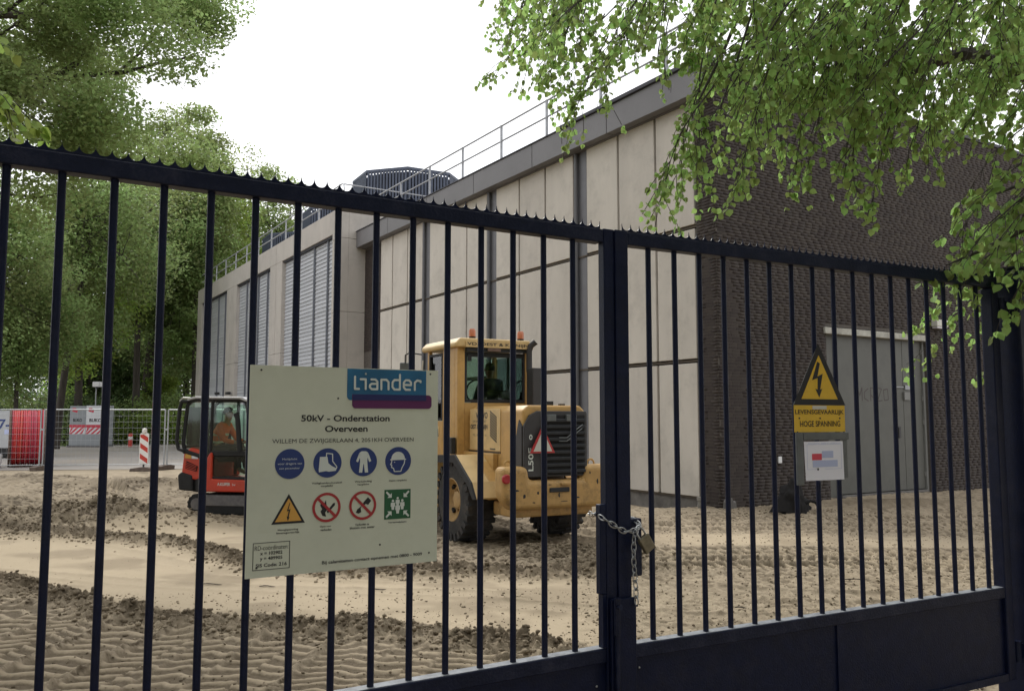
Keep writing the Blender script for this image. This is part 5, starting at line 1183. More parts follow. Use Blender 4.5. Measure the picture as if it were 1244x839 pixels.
# beacon board
bd = thing('barrier_beacon', 'red and white hatched barrier beacon board standing at the mesh fence', 'barrier beacon', (-11.9, 27.6, 0), math.radians(8))
bp = rrect(-.14, .14, .22, 1.22, .06)
MB().prism(bp, -.02, .02).build('board', M['beaconwhite'], bd, bev=.006)
for k, z in enumerate((.24, .58, .92)):
    flat([[(-.118, z+.17), (.118, z), (.118, z+.16), (-.118, z+.33)][0:4] if z < .9 else [(-.125, 1.09),(.125,.92),(.125,1.08),(-.02,1.175),(-.125,1.175)]], -.0205, M['beaconred'], bd, 'red_stripe')
MB().tube([(0,.0,.1),(0,.0,.22)], .03, 8).build('stem', M['greymetal'], bd)
MB().prism([(-.38,0),(-.36,.09),(-.1,.13),(.1,.13),(.36,.09),(.38,0)], -.2, .2).build('foot', M['footblock'], bd, bev=.01)
MB().lathe([(1.22,0),(1.22,.06),(1.27,.08),(1.36,.07),(1.38,0)], 12, 'z').build('lamp_holder', M['beaconwhite'], bd, smooth=True)
st = thing('marker_pole', 'thin red and white marker pole stuck in the ground behind the beacon board', 'pole', (-11.75, 27.8, 0))
for i in range(6): MB().tube([(0,0,.05+i*.36),(0,0,.05+(i+1)*.36)], .016, 8).build('pole_band', M['beaconred' if i % 2 else 'beaconwhite'], st)
# low red and white bollard far on the road
bo = thing('bollard', 'small dark bollard with a white band at the far edge of the road', 'bollard', (-22.6, 50.5, 0))
MB().lathe([(0,0),(0,.12),(.75,.12),(.80,.08),(.82,0)], 14, 'z').build('post', M['beaconred'], bo, smooth=True); MB().lathe([(.45,.122),(.45,.125),(.62,.125),(.62,.122)], 14, 'z').build('white_band', M['beaconwhite'], bo)
# pale container and bags at the far left
vn = thing('equipment_container', 'pale grey container with blue lettering at the left edge behind the fence', 'container', (-22.9, 36.0, 0), math.radians(8))
MB().box(-2.2, 1.9, 0, 1.9, .42, 2.02).build('container_body', M['van'], vn, bev=.05)
MB().box(-2.2, 1.9, -.003, 0, 1.98, 2.0).build('trim', M['galv_dull'], vn)
text('7-8', 1.10, 1.85, 1.45, .42, M['signblue'], vn, -.006, off=.02); MB().box(1.35, 1.86, -.008, -.004, 1.02, 1.22).build('blue_label', M['paperblue'], vn)
MB().box(-2.0, 1.95, .1, 1.8, .15, .42).build('chassis', M['darkcloth'], vn)
for x in (-1.5, 1.2): MB().lathe([(-.1,0),(-.1,.3),(.1,.3),(.1,0)], 18, 'y', Matrix.Translation((x, .12, .3))).build('wheel', M['black'], vn)
bl2 = MB().box(1.95, 2.5, .2, 1.6, .45, 1.5).build('blue_tank', mat('dark_blue_tank', (.02,.04,.12), .5), vn, bev=.05)
def bag(x, y, s, label):
    me = bpy.data.meshes.new('sand_bag'); bm = bmesh.new(); bmesh.ops.create_icosphere(bm, subdivisions=4, radius=1)
    for v in bm.verts:
        p = v.co; q = 1/max(abs(p.x), abs(p.y), abs(p.z))**.7; n = .06*math.sin(9*p.x+3*p.z)+.05*math.sin(13*p.y+7*p.z)
        v.co = Vector((p.x*q*.48, p.y*q*.42, p.z*q*.36))*(1+n)
        if v.co.z > .28: v.co.z = .28+(v.co.z-.28)*.3
    bm.to_mesh(me); bm.free(); me.materials.append(M['bag'])
    for p in me.polygons: p.use_smooth = True
    o = link('sand_bag', me, None, (x, y, .36*s), (0,0,x)); o.scale = (s,s,s); tag(o, label, 'bag')
bag(-17.95, 28.6, 1.0, 'white woven bulk bag at the left edge, in front of the pale container'); bag(-18.9, 28.7, .9, 'white woven bulk bag just outside the left edge beside the other bag'); bag(-17.75, 28.9, .75, 'smaller crumpled white bag tucked against the bulk bag left of the cable reel')
# dark rubber sheet / shell lying against the brick wall
me = bpy.data.meshes.new('rubber_shell'); bm = bmesh.new(); bmesh.ops.create_icosphere(bm, subdivisions=4, radius=1)
for v in bm.verts:
    p = v.co.copy(); n = .13*math.sin(5*p.x+2*p.z+1)+.10*math.sin(7*p.y-4*p.z)+.07*math.sin(13*p.x+9*p.y)+.05*math.sin(21*p.z)
    q = max(p.z, -.15); cut = .30*max(0, p.x-.25)*max(0, q)
    v.co = Vector((p.x*.36*(1+n), p.y*.26*(1+n), q*(.50*(1+n))-cut))
bm.to_mesh(me); bm.free(); me.materials.append(M['tarp'])
for p in me.polygons: p.use_smooth = True
sh_ = link('rubber_shell', me, None, (5.02, 15.40, .0), (.1, .1, .45)); tag(sh_, 'dark crumpled rubber lump lying in the sand below the brick wall', 'rubber piece')
fp = MB().prism([(-.30,0),(.0,.30),(.10,.16),(.08,.0)], -.02, .02).build('bent_sheet', M['tarp'], bev=.005); fp.location = (4.78, 15.12, .06); fp.rotation_euler = (-.25,0,.35); tag(fp, 'flat dark triangular flap leaning on the left of the rubber lump', 'rubber flap')
cr = MB().tube([(0,0,.0),(.03,0,.10),(.12,0,.15),(.22,.02,.12),(.27,.03,.05)], .028, 8).build('curled_strip', M['tarp'], smooth=True); cr.location = (5.22, 15.35, .08); tag(cr, 'short curled dark strip at the right of the rubber lump', 'rubber strip')
sb = MB().prism([(-.14,-.05),(-.12,.16),(-.02,.24),(.03,.15),(.09,.17),(.12,-.05)], -.07, .08).build('concrete_lump', M['plinth'], bev=.04, seg=3); sb.location = (4.08, 16.02, 0); sb.rotation_euler = (0,0,.6); tag(sb, 'small pale concrete lump at the foot of the brick corner', 'concrete lump')
# two small floodlights below the louvres
for k, (yl, zl, lab) in enumerate(((34.4, 2.95, 'small black floodlight on the louvred block above the excavator roof'), (36.9, 3.0, 'small black floodlight on the louvred block left of the nearer one'))):
    f_ = thing('floodlight', lab, 'floodlight'); f_.matrix_world = bm_ @ Matrix.Translation((X0-.15, yl, zl))
    MB().box(-.12, .05, -.25, .25, 0, .14).build('housing', M['black'], f_, bev=.02); MB().box(.05, .15, -.04, .04, .02, .08).build('bracket', M['galv_dull'], f_)
# sticks and litter on the smooth sand
# ================================================================== TREES
CP, SP = math.cos(.0855), math.sin(.0855)
def at(px, py, Y):
    """point at distance Y (metres along +Y) in the direction seen at photo position px, py"""
    X, Z = (px-622)/1029.66, -(py-419.5)/1029.66; d = Vector((X, CP-Z*SP, SP+Z*CP)); return Vector((0,0,1.7)) + d*(Y/d.y)
def rand_frames(n, R, up=.5):
    nrm = R.normal(size=(n,3)); nrm[:,2] = np.abs(nrm[:,2])+up; nrm /= np.linalg.norm(nrm, axis=1)[:,None]
    t = R.normal(size=(n,3)); t[:,2] -= .5; t -= (t*nrm).sum(1)[:,None]*nrm; t /= np.linalg.norm(t, axis=1)[:,None]
    return nrm, t, np.cross(nrm, t)
def quad_leaves(C, size, tint, R, up=.5, asp=.55):
    n = len(C); nr, t, s = rand_frames(n, R, up); L = (size*(R.uniform(.7,1.3,n)))[:,None]; W = L*asp
    b = R.uniform(-.15,.15,n)[:,None]*L*nr
    V = np.stack([C-t*L*.5, C+s*W*.5+b, C+t*L*.5, C-s*W*.5+b], 1).reshape(-1,3)
    return V, np.arange(4*n).reshape(-1,4), tint
def crown_obj(name, V, q, tint, m, parent):
    me = fast_mesh(name, V, q); a = me.attributes.new('tint', 'FLOAT', 'FACE'); a.data.foreach_set('value', tint.astype(np.float32)); me.materials.append(m)
    o = link(name, me, parent); o['kind'] = 'stuff'; return o
def limb(b, p, q, r0, r1, sag=.15, n=6, rnd=random):
    p, q = Vector(p), Vector(q); L = (q-p).length; pts = []; rs = []
    o1 = Vector((rnd.uniform(-1,1), rnd.uniform(-1,1), rnd.uniform(.2,1)))*L*sag
    for i in range(n+1):
        t = i/n; w = math.sin(math.pi*t); j = Vector((rnd.uniform(-1,1), rnd.uniform(-1,1), rnd.uniform(-1,1)))*L*.02*w
        pts.append(p.lerp(q, t)+o1*w*.6+j); rs.append(r0+(r1-r0)*t)
    b.tube(pts, rs, 7, False); return pts
def tree(label, base, h, crowns, nleaf, lsize, m, trunk_r=.22, group=None, nclump=70, lean=(0,0), seed=0, gauss=.34, name='tree', up=.5):
    R = np.random.default_rng(100+seed); rd = random.Random(seed)
    t = thing(name, label, 'tree', base, 0, group)
    B = Vector(base); top = Vector((lean[0], lean[1], h*.72))
    trunk = [Vector((0,0,-.3)), Vector((lean[0]*.12, lean[1]*.1, h*.12)), Vector((lean[0]*.4, lean[1]*.4, h*.35)), Vector((lean[0]*.8+.1, lean[1]*.8, h*.58)), top]
    b = MB(); b.tube(trunk, [trunk_r*1.25, trunk_r, trunk_r*.8, trunk_r*.55, trunk_r*.25], 10)
    cc = []; tot = sum(a[3]*a[4]*a[5] for a in crowns)
    for cx, cy, cz, rx, ry, rz in crowns:
        k = max(4, int(nclump*rx*ry*rz/tot))
        d = R.normal(size=(k,3)); d /= np.linalg.norm(d, axis=1)[:,None]; rr = R.uniform(.25,1,k)**.45
        P = d*(rr*R.uniform(.72,1.18,k))[:,None]*np.array([rx,ry,rz])*.92 + np.array([cx,cy,cz])-np.array(base)
        cc.append(np.c_[P, np.full(k, (rx*ry*rz)**(1/3))])
    cc = np.concatenate(cc); K = len(cc)
    lb_ = MB()
    for i in R.choice(K, min(K, 26), replace=False):
        q = cc[i,:3]; f = rd.uniform(.35,.95); s = trunk[2].lerp(trunk[4], f) if f > .4 else trunk[1].lerp(trunk[3], .6)
        pts = limb(lb_, s, q, trunk_r*.30, .02, rnd=rd)
        for _ in range(3):
            p0 = pts[rd.randint(2, 5)]; limb(lb_, p0, p0+Vector((rd.uniform(-1,1), rd.uniform(-1,1), rd.uniform(-.4,.9)))*cc[i,3]*.4, .03, .008, n=4, rnd=rd)
    b.build('trunk', M['bark'], t, smooth=True); lb_.mesh
    lo_ = lb_.build('limbs', M['bark'], t)
    w_ = R.dirichlet(np.full(K, 6.0)); ci = R.choice(K, nleaf, p=w_); g = R.normal(size=(nleaf,3)); g *= (2.0*R.uniform(0,1,nleaf)**.45/np.linalg.norm(g, axis=1))[:,None]; g *= np.array([1,1,.62])*R.uniform(.6,1.2,K)[ci][:,None]
    C = cc[ci,:3] + g*(cc[ci,3]*gauss)[:,None]
    ct = R.uniform(.1,.9,K)
    V, q, tint = quad_leaves(C, lsize, np.clip(ct[ci]+R.uniform(-.3,.3,nleaf), 0, 1), R, up)
    crown_obj('crown', V, q, tint, m, t)
    return t
G1 = 'tall trees beyond the yard'
# big tree on the left, its crown filling the upper left corner
def big_left():
    R = np.random.default_rng(11); rd = random.Random(5)
    t = thing('tree', 'large fine-leaved tree whose crown and dark limbs fill the upper left corner', 'tree', (-12.2, 13.5, 0))
    O = Vector((-12.2, 13.5, 0))
    b = MB(); tr = [Vector((0,0,-.3)), Vector((.1,0,2)), Vector((.3,.1,4.5)), Vector((.5,.2,7)), Vector((.6,.3,10)), Vector((.5,.4,13))]
    b.tube(tr, [.45,.38,.33,.26,.16,.05], 12); b.build('trunk', M['bark'], t, smooth=True)
    lb_ = MB()
    def path(pts, Y, r0, r1): 
        P = [at(x, y, Y)-O for x, y in pts]; n = len(P); lb_.tube(P, [r0+(r1-r0)*i/(n-1) for i in range(n)], 7, False); return P
    a = path([(-330,260),(-150,190),(-40,140),(0,128),(30,118),(62,97),(78,88),(92,78),(104,57)], 13, .12, .035)
    path([(62,97),(100,92),(150,88),(200,75),(240,68)], 13, .05, .012); path([(150,83),(175,60),(190,45)], 13.1, .03, .01)
    path([(-400,60),(-120,28),(0,18),(60,20),(125,13),(160,22),(205,28)], 14, .09, .02); path([(18,32),(35,20),(70,8),(95,-8)], 13.8, .05, .02)
    path([(0,84),(30,90),(60,92)], 12.4, .02, .008); path([(25,33),(55,46),(85,58)], 13.2, .04, .012)
    path([(30,122),(55,132),(95,142)], 12.8, .04, .012); path([(-30,120),(10,142),(32,162)], 12.6, .05, .015); path([(70,138),(77,155),(77,172)], 12.6, .02, .006)
    path([(0,235),(45,240),(70,235)], 11.5, .02, .006)
    # foliage clumps: inside the outline the crown shows from the yard, all the way round the trunk
    out = [(-60,285),(0,262),(28,262),(50,270),(70,240),(70,195),(75,168)]
    cl = []; wv_ = []
    for _ in range(330):
        for __ in range(60):
            px, py = rd.uniform(-500,285), rd.uniform(-420,235); Y = rd.uniform(10.5,17)
            lim = np.interp(py, [-420,-60,0,20,50,75,85,100,130,150,200,235], [120,250,270,262,262,268,205,205,222,228,255,230])
            if px < lim-12*rd.random(): break
        cl.append(tuple(at(px, py, Y)-O)); wv_.append(1.6 if px > -60 and py > -50 else .3)
    for _ in range(60): cl.append((rd.uniform(-5,3), rd.uniform(-6,5), rd.uniform(5,14)))
    cl = np.array(cl); K = len(cl); n = 190000; wt = np.array(wv_+[.2]*60); ci = R.choice(K, n, p=wt/wt.sum())
    g_ = R.normal(size=(n,3)); g_ *= (R.uniform(0,1,n)**.42/np.linalg.norm(g_, axis=1))[:,None]
    C = cl[ci]+g_*R.uniform(.6,1.15,K)[ci][:,None]*np.array([.72,.8,.52]); ct = R.uniform(.1,.9,K)
    V, q, tint = quad_leaves(C, .068, np.clip(ct[ci]*.6+.2+R.uniform(-.3,.3,n), 0, 1), R, .6, .62)
    for i in R.choice(K, 55, replace=False):
        p = Vector(cl[i]); s = tr[2].lerp(tr[4], rd.random()); limb(lb_, s, p, .045, .010, .12, 7, rd)
    lb_.build('limbs', M['bark'], t, smooth=True); crown_obj('crown', V, q, tint, M['leaf_mid'], t)
big_left()
# background trees: (label, px, distance, top py, crown half width px, bottom py, material, leaf)
def bgtree(label, px, Y, ptop, hw, pbot, m, n, ls, seed, leanpx=0, basepx=None, cl=90, gauss=.30, tr=.25, group=None):
    bx = at(basepx if basepx is not None else px, 508, Y); top = at(px, ptop, Y).z; bot = max(.8, at(px, pbot, Y).z); wx = hw/1030*Y
    cx = at(px, 400, Y).x; cz = (top+bot)/2; hz = (top-bot)/2
    return tree(label, (bx.x, Y, 0), top, [(cx, Y, cz+hz*.45, wx*.72, wx*.8, hz*.55), (cx+wx*.12, Y+.5, cz, wx, wx, hz*.62), (cx-wx*.25, Y, cz-hz*.45, wx*.8, wx*.8, hz*.5)], n, ls, M[m], tr, group, cl, (cx-bx.x, 0), seed, gauss)
bgtree('tall pale green tree whose rounded top shows left of the roof line against the sky', 236, 60, 128, 46, 480, 'leaf_mid', 26000, .27, 1)
bgtree('yellow-green tree top peeking above the gate rail, right of the tall one', 270, 64, 150, 34, 460, 'leaf_yel', 14000, .25, 2)
bgtree('broad pale tree filling the gap between the big left crown and the tall rounded top', 198, 72, 108, 54, 470, 'leaf_mid', 22000, .29, 19)
bgtree('loose pale tree behind the middle of the louvred block roof', 300, 78, 165, 38, 480, 'leaf_mid', 13000, .3, 20)
bgtree('broad bright tree filling the space below the big left crown', 105, 47, 150, 88, 440, 'leaf_mid', 30000, .22, 29, tr=.2, basepx=68)
bgtree('narrow loose tree standing just left of the louvred block', 326, 66, 185, 32, 480, 'leaf_mid', 12000, .27, 3)
bgtree('thin pointed tree top behind the louvred block', 352, 70, 200, 22, 480, 'leaf_mid', 6000, .27, 4)
bgtree('broad tree with sky gaps behind the second and third gate bars', 165, 58, 205, 70, 400, 'leaf_mid', 20000, .26, 5)
bgtree('leafy tree low behind the red cable reel', 20, 42, 300, 66, 505, 'leaf_mid', 24000, .19, 6, tr=.12)
bgtree('bushy mid green tree between the first two gate bars', 95, 53, 215, 60, 480, 'leaf_yel', 26000, .24, 7)
bgtree('dark evergreen tree behind the site cabinet', 110, 60, 390, 45, 520, 'leaf_dark', 16000, .26, 8, cl=60)
bgtree('tree with a leaning dark trunk behind the beacon board', 195, 60, 235, 62, 455, 'leaf_mid', 18000, .25, 9, basepx=172, tr=.36)
bgtree('shaded tree just left of the louvred block wall', 226, 66, 262, 50, 510, 'leaf_mid', 20000, .27, 10)
bgtree('tall dense tree at the left edge of the yard', -30, 38, 150, 80, 470, 'leaf_mid', 24000, .19, 12)
bgtree('far dark tree filling the gap under the crowns', 155, 75, 360, 55, 515, 'leaf_dark', 16000, .3, 13)
bgtree('far mid green tree behind the leaning trunk', 215, 82, 270, 60, 500, 'leaf_mid', 16000, .33, 14)
bgtree('far tree at the left edge behind the pale container', -20, 70, 300, 80, 515, 'leaf_dark', 18000, .3, 15)
bgtree('far green tree seen between the cabinet and the reel', 70, 80, 330, 55, 515, 'leaf_dark', 16000, .3, 16)
bgtree('pale green shrub behind the beacon board', 185, 60, 430, 22, 520, 'leaf_yel', 7000, .2, 17, tr=.06, cl=30)
bgtree('green tree top rising behind the brick end of the roof', 1172, 38, 118, 30, 300, 'leaf_mid', 6000, .22, 18)
# undergrowth at the far edge of the road
def shrub(label, px, Y, hw, h, m, n, ls, seed, group='shrubs along the far edge of the road'):
    R = np.random.default_rng(seed); c = at(px, 508, Y); t = thing('shrub', label, 'shrub', (c.x, Y, 0), 0, group)
    K = 26; cl = np.c_[R.uniform(-hw, hw, K), R.uniform(-1,1.5,K), R.uniform(.3, h*.85, K)]; ci = R.integers(0, K, n)
    C = cl[ci]+R.normal(size=(n,3))*np.array([.5,.5,.35]); C[:,2] = np.abs(C[:,2])
    V, q, tint = quad_leaves(C, ls, R.uniform(0,1,n), R, .5, .6); crown_obj('foliage', V, q, tint, M[m], t)
    b = MB(); rd = random.Random(seed)
    for k in range(7): limb(b, (rd.uniform(-.3,.3),0,0), (rd.uniform(-hw,hw)*.8, rd.uniform(-.5,.5), h*.7), .03, .008, rnd=rd, n=4)
    b.build('stems', M['bark'], t)
for a_ in (('low shrub behind the red cable reel', 35, 52, 3.2, 3.4, 'leaf_mid', 7000, .18, 21), ('low shrub left of the site cabinet', 78, 54, 2.2, 3.2, 'leaf_dark', 6000, .18, 22),
           ('low shrub between the site cabinet and the beacon board', 145, 57, 2.6, 3.0, 'leaf_mid', 7000, .18, 23), ('low bright shrub right of the beacon board', 190, 56, 2.2, 2.2, 'leaf_yel', 6000, .17, 24),
           ('low shrub beside the excavator cab, at the foot of the louvred block', 222, 58, 2.2, 3.4, 'leaf_mid', 7000, .18, 25), ('low shrub at the left edge behind the pale container', -5, 52, 3, 3.6, 'leaf_dark', 7000, .18, 26),
           ('low dark shrub under the leaning trunk', 165, 62, 3, 4.2, 'leaf_dark', 7000, .2, 27), ('low dark shrub behind the site cabinet', 115, 60, 3, 4.2, 'leaf_dark', 7000, .2, 28)):
    shrub(*a_)
# ------------------------------------------------------------------ foreground tree with hanging sprays
LS = np.array([(0,0,0),(.46,.22,.05),(.42,.62,.03),(0,1.05,-.06),(-.42,.62,.03),(-.46,.22,.05)])     # leaf outline (x side, y along, z)
def leaf_mesh_arrays(frames):
    n = len(frames); F = np.array(frames)      # n x (pos, side, along, normal) x 3
    V = F[:,None,0,:] + LS[None,:,0,None]*F[:,None,1,:] + LS[None,:,1,None]*F[:,None,2,:] + LS[None,:,2,None]*F[:,None,3,:]
    q = np.array([(0,1,2,3),(0,3,4,5)])[None] + (np.arange(n)*6)[:,None,None]
    return V.reshape(-1,3), q.reshape(-1,4)
def spray_tree(label, base, sprays, limbs, name, m, mone, nparts, seed, extra=None, size=.058):
    rd = random.Random(seed); t = thing(name, label, 'tree', base); B = Vector(base)
    br = MB(); tw = MB(); frames = []
    for pts, r0, r1 in limbs:
        P = [Vector(p)-B for p in pts]; n = len(P); br.tube(P, [r0+(r1-r0)*i/(n-1) for i in range(n)], 8, False)
    def leaf(p, d, s):
        side = Vector((rd.uniform(-1,1), rd.uniform(-1,1), rd.uniform(-.3,.3))); al = (d*.35+side*.7+Vector((0,0,-.9*rd.random()-.15))).normalized()
        nrm = Vector((rd.uniform(-1,1), rd.uniform(-1,1), rd.uniform(.1,1.3))); nrm = (nrm-al*nrm.dot(al)).normalized(); sd_ = al.cross(nrm)
        q = p + al*s*.35
        frames.append((q, sd_*s, al*s, nrm*s))
    def twig(p, d, L, dens, s):
        n = max(3, int(L/.035)); pos = p.copy(); pts = [p.copy()]
        for i in range(n):
            d = (d + Vector((rd.uniform(-.22,.22), rd.uniform(-.22,.22), rd.uniform(-.22,.10)))).normalized(); pos = pos+d*(L/n); pts.append(pos.copy())
            if rd.random() < dens:
                for _ in range(2): leaf(pos, d, s*rd.uniform(.65,1.2))
        tw.tube(pts[::2] if len(pts) > 4 else pts, .0022, 4, False)
    for p, d, L, dens, s in sprays:
        p = Vector(p)-B; d = Vector(d); n = max(2, int(L/.11)); pos = p.copy(); pts = [pos.copy()]
        for i in range(n):
            d = (d+Vector((rd.uniform(-.12,.12), rd.uniform(-.12,.12), -.06))).normalized(); pos = pos + d*(L/n); pts.append(pos.copy())
            for _ in range(2):
                dd = (d+Vector((rd.uniform(-1,1), rd.uniform(-1,1), rd.uniform(-.5,.35)))*.8).normalized(); twig(pos, dd, rd.uniform(.12,.38), dens, s)
        twig(pos, d, .2, dens, s); k = len(pts); tw.tube(pts, [.006-.004*i/(k-1) for i in range(k)], 5, False)
    br.build('branches', M['bark'], t, smooth=True); tw.build('twigs', M['bark'], t)
    W = [((f[0]+B)) for f in frames]
    def inview(w): 
        if w.y < .5: return False
        return abs(w.x/w.y) < .61 and (w.z-1.7)/w.y < .53
    order = sorted((i for i in range(len(frames)) if inview(W[i])), key=lambda i: (W[i]-camp).length-frames[i][1].length*15)[:nparts]; sel = set(order)
    if nparts:
        lm = bpy.data.meshes.new('leaf'); lm.from_pydata([tuple(v) for v in LS], [], [(0,1,2,3),(0,3,4,5)]); lm.materials.append(mone)
        for i in order:
            p, a, c, nn = frames[i]; o = link('leaf', lm, t); o.matrix_local = Matrix(((a.x,c.x,nn.x,p.x),(a.y,c.y,nn.y,p.y),(a.z,c.z,nn.z,p.z),(0,0,0,1)))
    rest = [f for i, f in enumerate(frames) if i not in sel]
    V, q = leaf_mesh_arrays([[tuple(v) for v in f] for f in rest]); crown_obj('foliage', V, q, np.repeat(np.random.default_rng(seed).uniform(0,1,len(rest)), 2), m, t)
    return t, len(frames)
rd = random.Random(21); SPR = []
# long hanging sprays seen against the sky and the walls: (px, py of tip, distance, length)
tips = [(605,100,6.6,.5),(612,62,6.4,.6),(640,95,6.3,.7),(672,100,6.2,.8),(690,150,6.0,.9),(705,128,6.2,.8),(722,118,6.4,.7),(748,70,6.6,.7),(770,60,6.8,.6),(800,92,7.0,.6),(840,95,6.8,.8),
        (772,240,5.2,1.1),(800,215,5.3,1.0),(822,228,5.4,1.1),(835,190,5.6,1.0),(850,160,6.0,.9),(868,222,5.0,1.1),(880,210,5.1,1.0),(900,150,6.2,1.0),
        (930,190,5.8,1.0),(958,205,5.6,1.1),(975,208,5.5,1.0),(990,230,5.3,1.2),(1005,205,5.6,1.0),(1020,232,5.2,1.2),(1040,205,5.5,1.1),(1055,175,6.0,.9),(1088,200,5.4,1.1),(1105,190,5.5,1.0),(1120,165,6.0,.9),
        (925,160,6.5,.9),(1000,160,6.5,.9),(1070,140,6.5,.9),(1140,150,6.2,.8),(1165,165,6.0,.8)]
for px, py, Y, L in tips:
    L *= .8; d = Vector((rd.uniform(-.75,-.2), rd.uniform(-.2,.2), -1)).normalized(); tip = at(px, py-6, Y); SPR.append((tip-d*L, d, L*.93, .66, .043))
# right-hand group, reaching down past the top of the gate
for px, py, Y, L in [(1135,270,5.0,.9),(1150,300,4.9,.9),(1128,320,4.9,.8),(1165,330,5.0,.8),(1190,330,4.8,.8),(1215,312,4.9,.7),(1180,262,5.1,.8),(1205,240,5.1,.8),(1232,250,5.0,.8),(1244,290,4.8,.8),(1160,215,5.6,.8),(1225,190,5.6,.8),
                      (1262,305,4.8,.8),(1218,285,5.2,.7),(1195,300,5.3,.7)]:
    d = Vector((-.85, rd.uniform(-.2,.3), -.55)).normalized(); tip = at(px, py-4, Y); SPR.append((tip-d*L, d, L*.9, .52, .052))
for px, py, Y, L in [(1098,385,9.0,.8),(1092,425,9.2,.8),(1130,365,8.8,.8),(1150,372,8.6,.7),(1185,425,8.4,.8),(1205,440,8.3,.8),(1175,380,8.6,.7),(1210,370,8.4,.8)]:
    d = Vector((-.9, .1, -.4)).normalized(); tip = at(px, py, Y); SPR.append((tip-d*L, d, L*.8, .34, .062))
# the body of the crown above
def low(px): return np.interp(px, [580,610,640,700,760,800,850,900,950,1000,1060,1120,1180,1250,1700], [20,55,80,95,60,65,112,120,118,125,120,125,150,175,190])
n_ = 0
while n_ < 315:
    px = rd.uniform(590,1500) if rd.random() < .75 else rd.uniform(840,1250); Y = rd.uniform(4.6,8.6); lo = low(px); py = lo-abs(rd.gauss(0,1))*130*(1 if px > 820 else .6)
    if py < -420: continue
    if px < 830 and rd.random() < .28: continue
    if px > 1240 and rd.random() < .3: continue
    L = rd.uniform(.45,.85); d = Vector((rd.uniform(-1.1,-.15), rd.uniform(-.4,.3), -.9)).normalized(); tip = at(px, py, Y); SPR.append((tip-d*L, d, L, .60, .044)); n_ += 1
TB = (6.9, 6.3, 0)
LIM = [([TB, (6.85,6.3,2), (6.7,6.3,4.5), (6.4,6.3,6.5), (6.2,6.2,9)], .30, .12),
       ([(6.5,6.3,5.2), at(1244,88,6.6), at(1200,72,6.6), at(1168,66,6.7), at(1120,80,6.7), at(1080,100,6.8)], .10, .03),
       ([(6.5,6.3,5.6), (5.2,6.1,6.3), (3.8,6.0,6.4), (2.4,6.0,6.3), (1.0,6.1,6.0), (.2,6.2,5.4)], .09, .012),
       ([(6.4,6.3,6.3), (4.6,5.4,6.9), (2.9,5.0,6.6), (1.6,5.0,5.9), (1.1,5.1,5.2)], .07, .010),
       ([(2.4,6.0,6.3), at(905,0,6.2), at(880,60,6.2), at(850,120,6.0), at(835,150,5.9)], .020, .005), ([(2.6,6.0,6.3), at(915,10,6.3), at(895,75,6.2), at(870,145,6.1)], .014, .004),
       ([(2.9,6.0,6.4), at(948,-20,6.2), at(946,50,6.1), at(950,110,6.0)], .012, .004), ([(3.8,6.0,6.4), at(1050,-10,6.3), at(1010,90,6.2), at(980,180,6.0)], .014, .004),
       ([(1.0,6.1,6.0), at(765,0,6.3), at(752,60,6.2), at(700,110,6.1)], .012, .003),
       ([(6.6,6.3,4.2), at(1270,262,5.2), at(1235,283,5.0), at(1190,305,5.0), at(1150,322,4.9)], .03, .005), ([(6.6,6.3,4.6), at(1290,205,5.4), at(1244,222,5.2), at(1200,240,5.2)], .025, .005)]
ft, nl = spray_tree('fresh green overhanging tree with heart-shaped leaves hanging into the upper right of the view', TB, SPR, LIM, 'overhanging_tree', M['leaf_fore'], M['leaf_one'], 300, 31)
print('foreground leaves', nl)
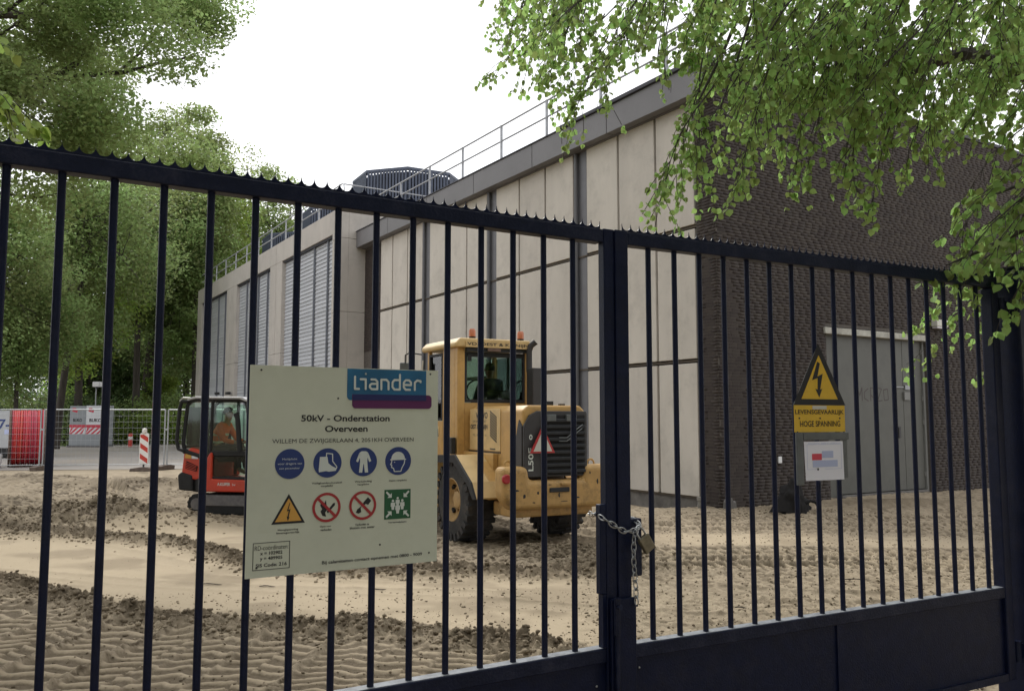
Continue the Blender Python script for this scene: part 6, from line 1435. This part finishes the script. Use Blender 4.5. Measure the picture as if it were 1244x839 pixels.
# bright young leaves of another tree reaching in at the left edge
SP2 = []
for px, py, Y, L in [(2,45,4.2,.25),(8,110,3.9,.3),(18,125,3.9,.2)]:
    d = Vector((.9, 0, -.45)).normalized(); SP2.append((at(px, py, Y)-d*L, d, L*.6, .5, .060))
MB_ = (-5.6, 4.0, 0)
mt, _ = spray_tree('bright yellow-green leafed branch tips reaching in at the left edge of the view', MB_, SP2, [([MB_, (-5.5,4,2), (-5.3,4,4.2), (-5.0,4,6)], .14, .05), ([(-5.3,4,3.2), (-4.0,4.0,3.4), at(-60,80,4.0)], .03, .008), ([(-5.3,4,3.4), (-4.0,4.0,3.6), at(-60,20,4.2)], .03, .008)], 'overhanging_tree', M['leaf_yel'], M['leaf_yel'], 0, 33)
# small sticks and dug-up scraps lying on the smooth sand
for k, (px, py, l, lab) in enumerate(((258,709,.20,'short dark twig lying on the smooth sand right of the fourth gate bar'), (325,712,.16,'curved dark twig on the smooth sand under the left part of the notice board'), (460,718,.14,'thin pale-brown twig on the smooth sand right of the notice board foot'), (900,742,.10,'small dark scrap of root in front of the right gate leaf'), (1040,708,.30,'dark broken root lying on the tracked sand at right'))):
    g = at(px, py, 5); t_ = 1.7/(1.7-g.z); p = Vector((0,0,1.7))+(g-Vector((0,0,1.7)))*t_
    hz, _, _ = ground_height(np.array([p.x]), np.array([p.y])); r = random.Random(k)
    pts = [(l*(i/4-.5), r.uniform(-.02,.02), .006+.004*math.sin(i)) for i in range(5)]
    o = MB().tube(pts, [.004,.006,.005,.005,.002], 6).build('twig', M['bark'], smooth=True); o.location = (p.x, p.y, float(hz[0])+.004); o.rotation_euler = (0,0,r.uniform(-.4,.4)); tag(o, lab, 'twig')

# unseen street trees added behind and beside the viewer to shade gate and brick
for k_, (bx_, by_, hh_, rr_, lab_) in enumerate(((-7.5,-5.5,15,5.0,'unseen broad street tree behind the viewer on the left'), (1.0,-8.0,15,5.5,'unseen broad street tree straight behind the viewer'), (9.0,-4.0,15,5.2,'unseen broad street tree behind the viewer on the right'), (-13.5,.5,14,4.5,'unseen broad street tree beside the gate far to the left'), (12.5,3.0,14,4.0,'unseen broad street tree beside the gate far to the right'))):
    tree(lab_, (bx_, by_, 0), hh_*.9, [(bx_, by_, hh_*.60, rr_, rr_*.8, hh_*.36), (bx_, by_, hh_*.32, rr_*.9, rr_*.7, hh_*.2)], 9000, .52, M['leaf_dark'], .3, 'unseen street trees added to shade the gate', 90, (0,0), 40+k_, .36)
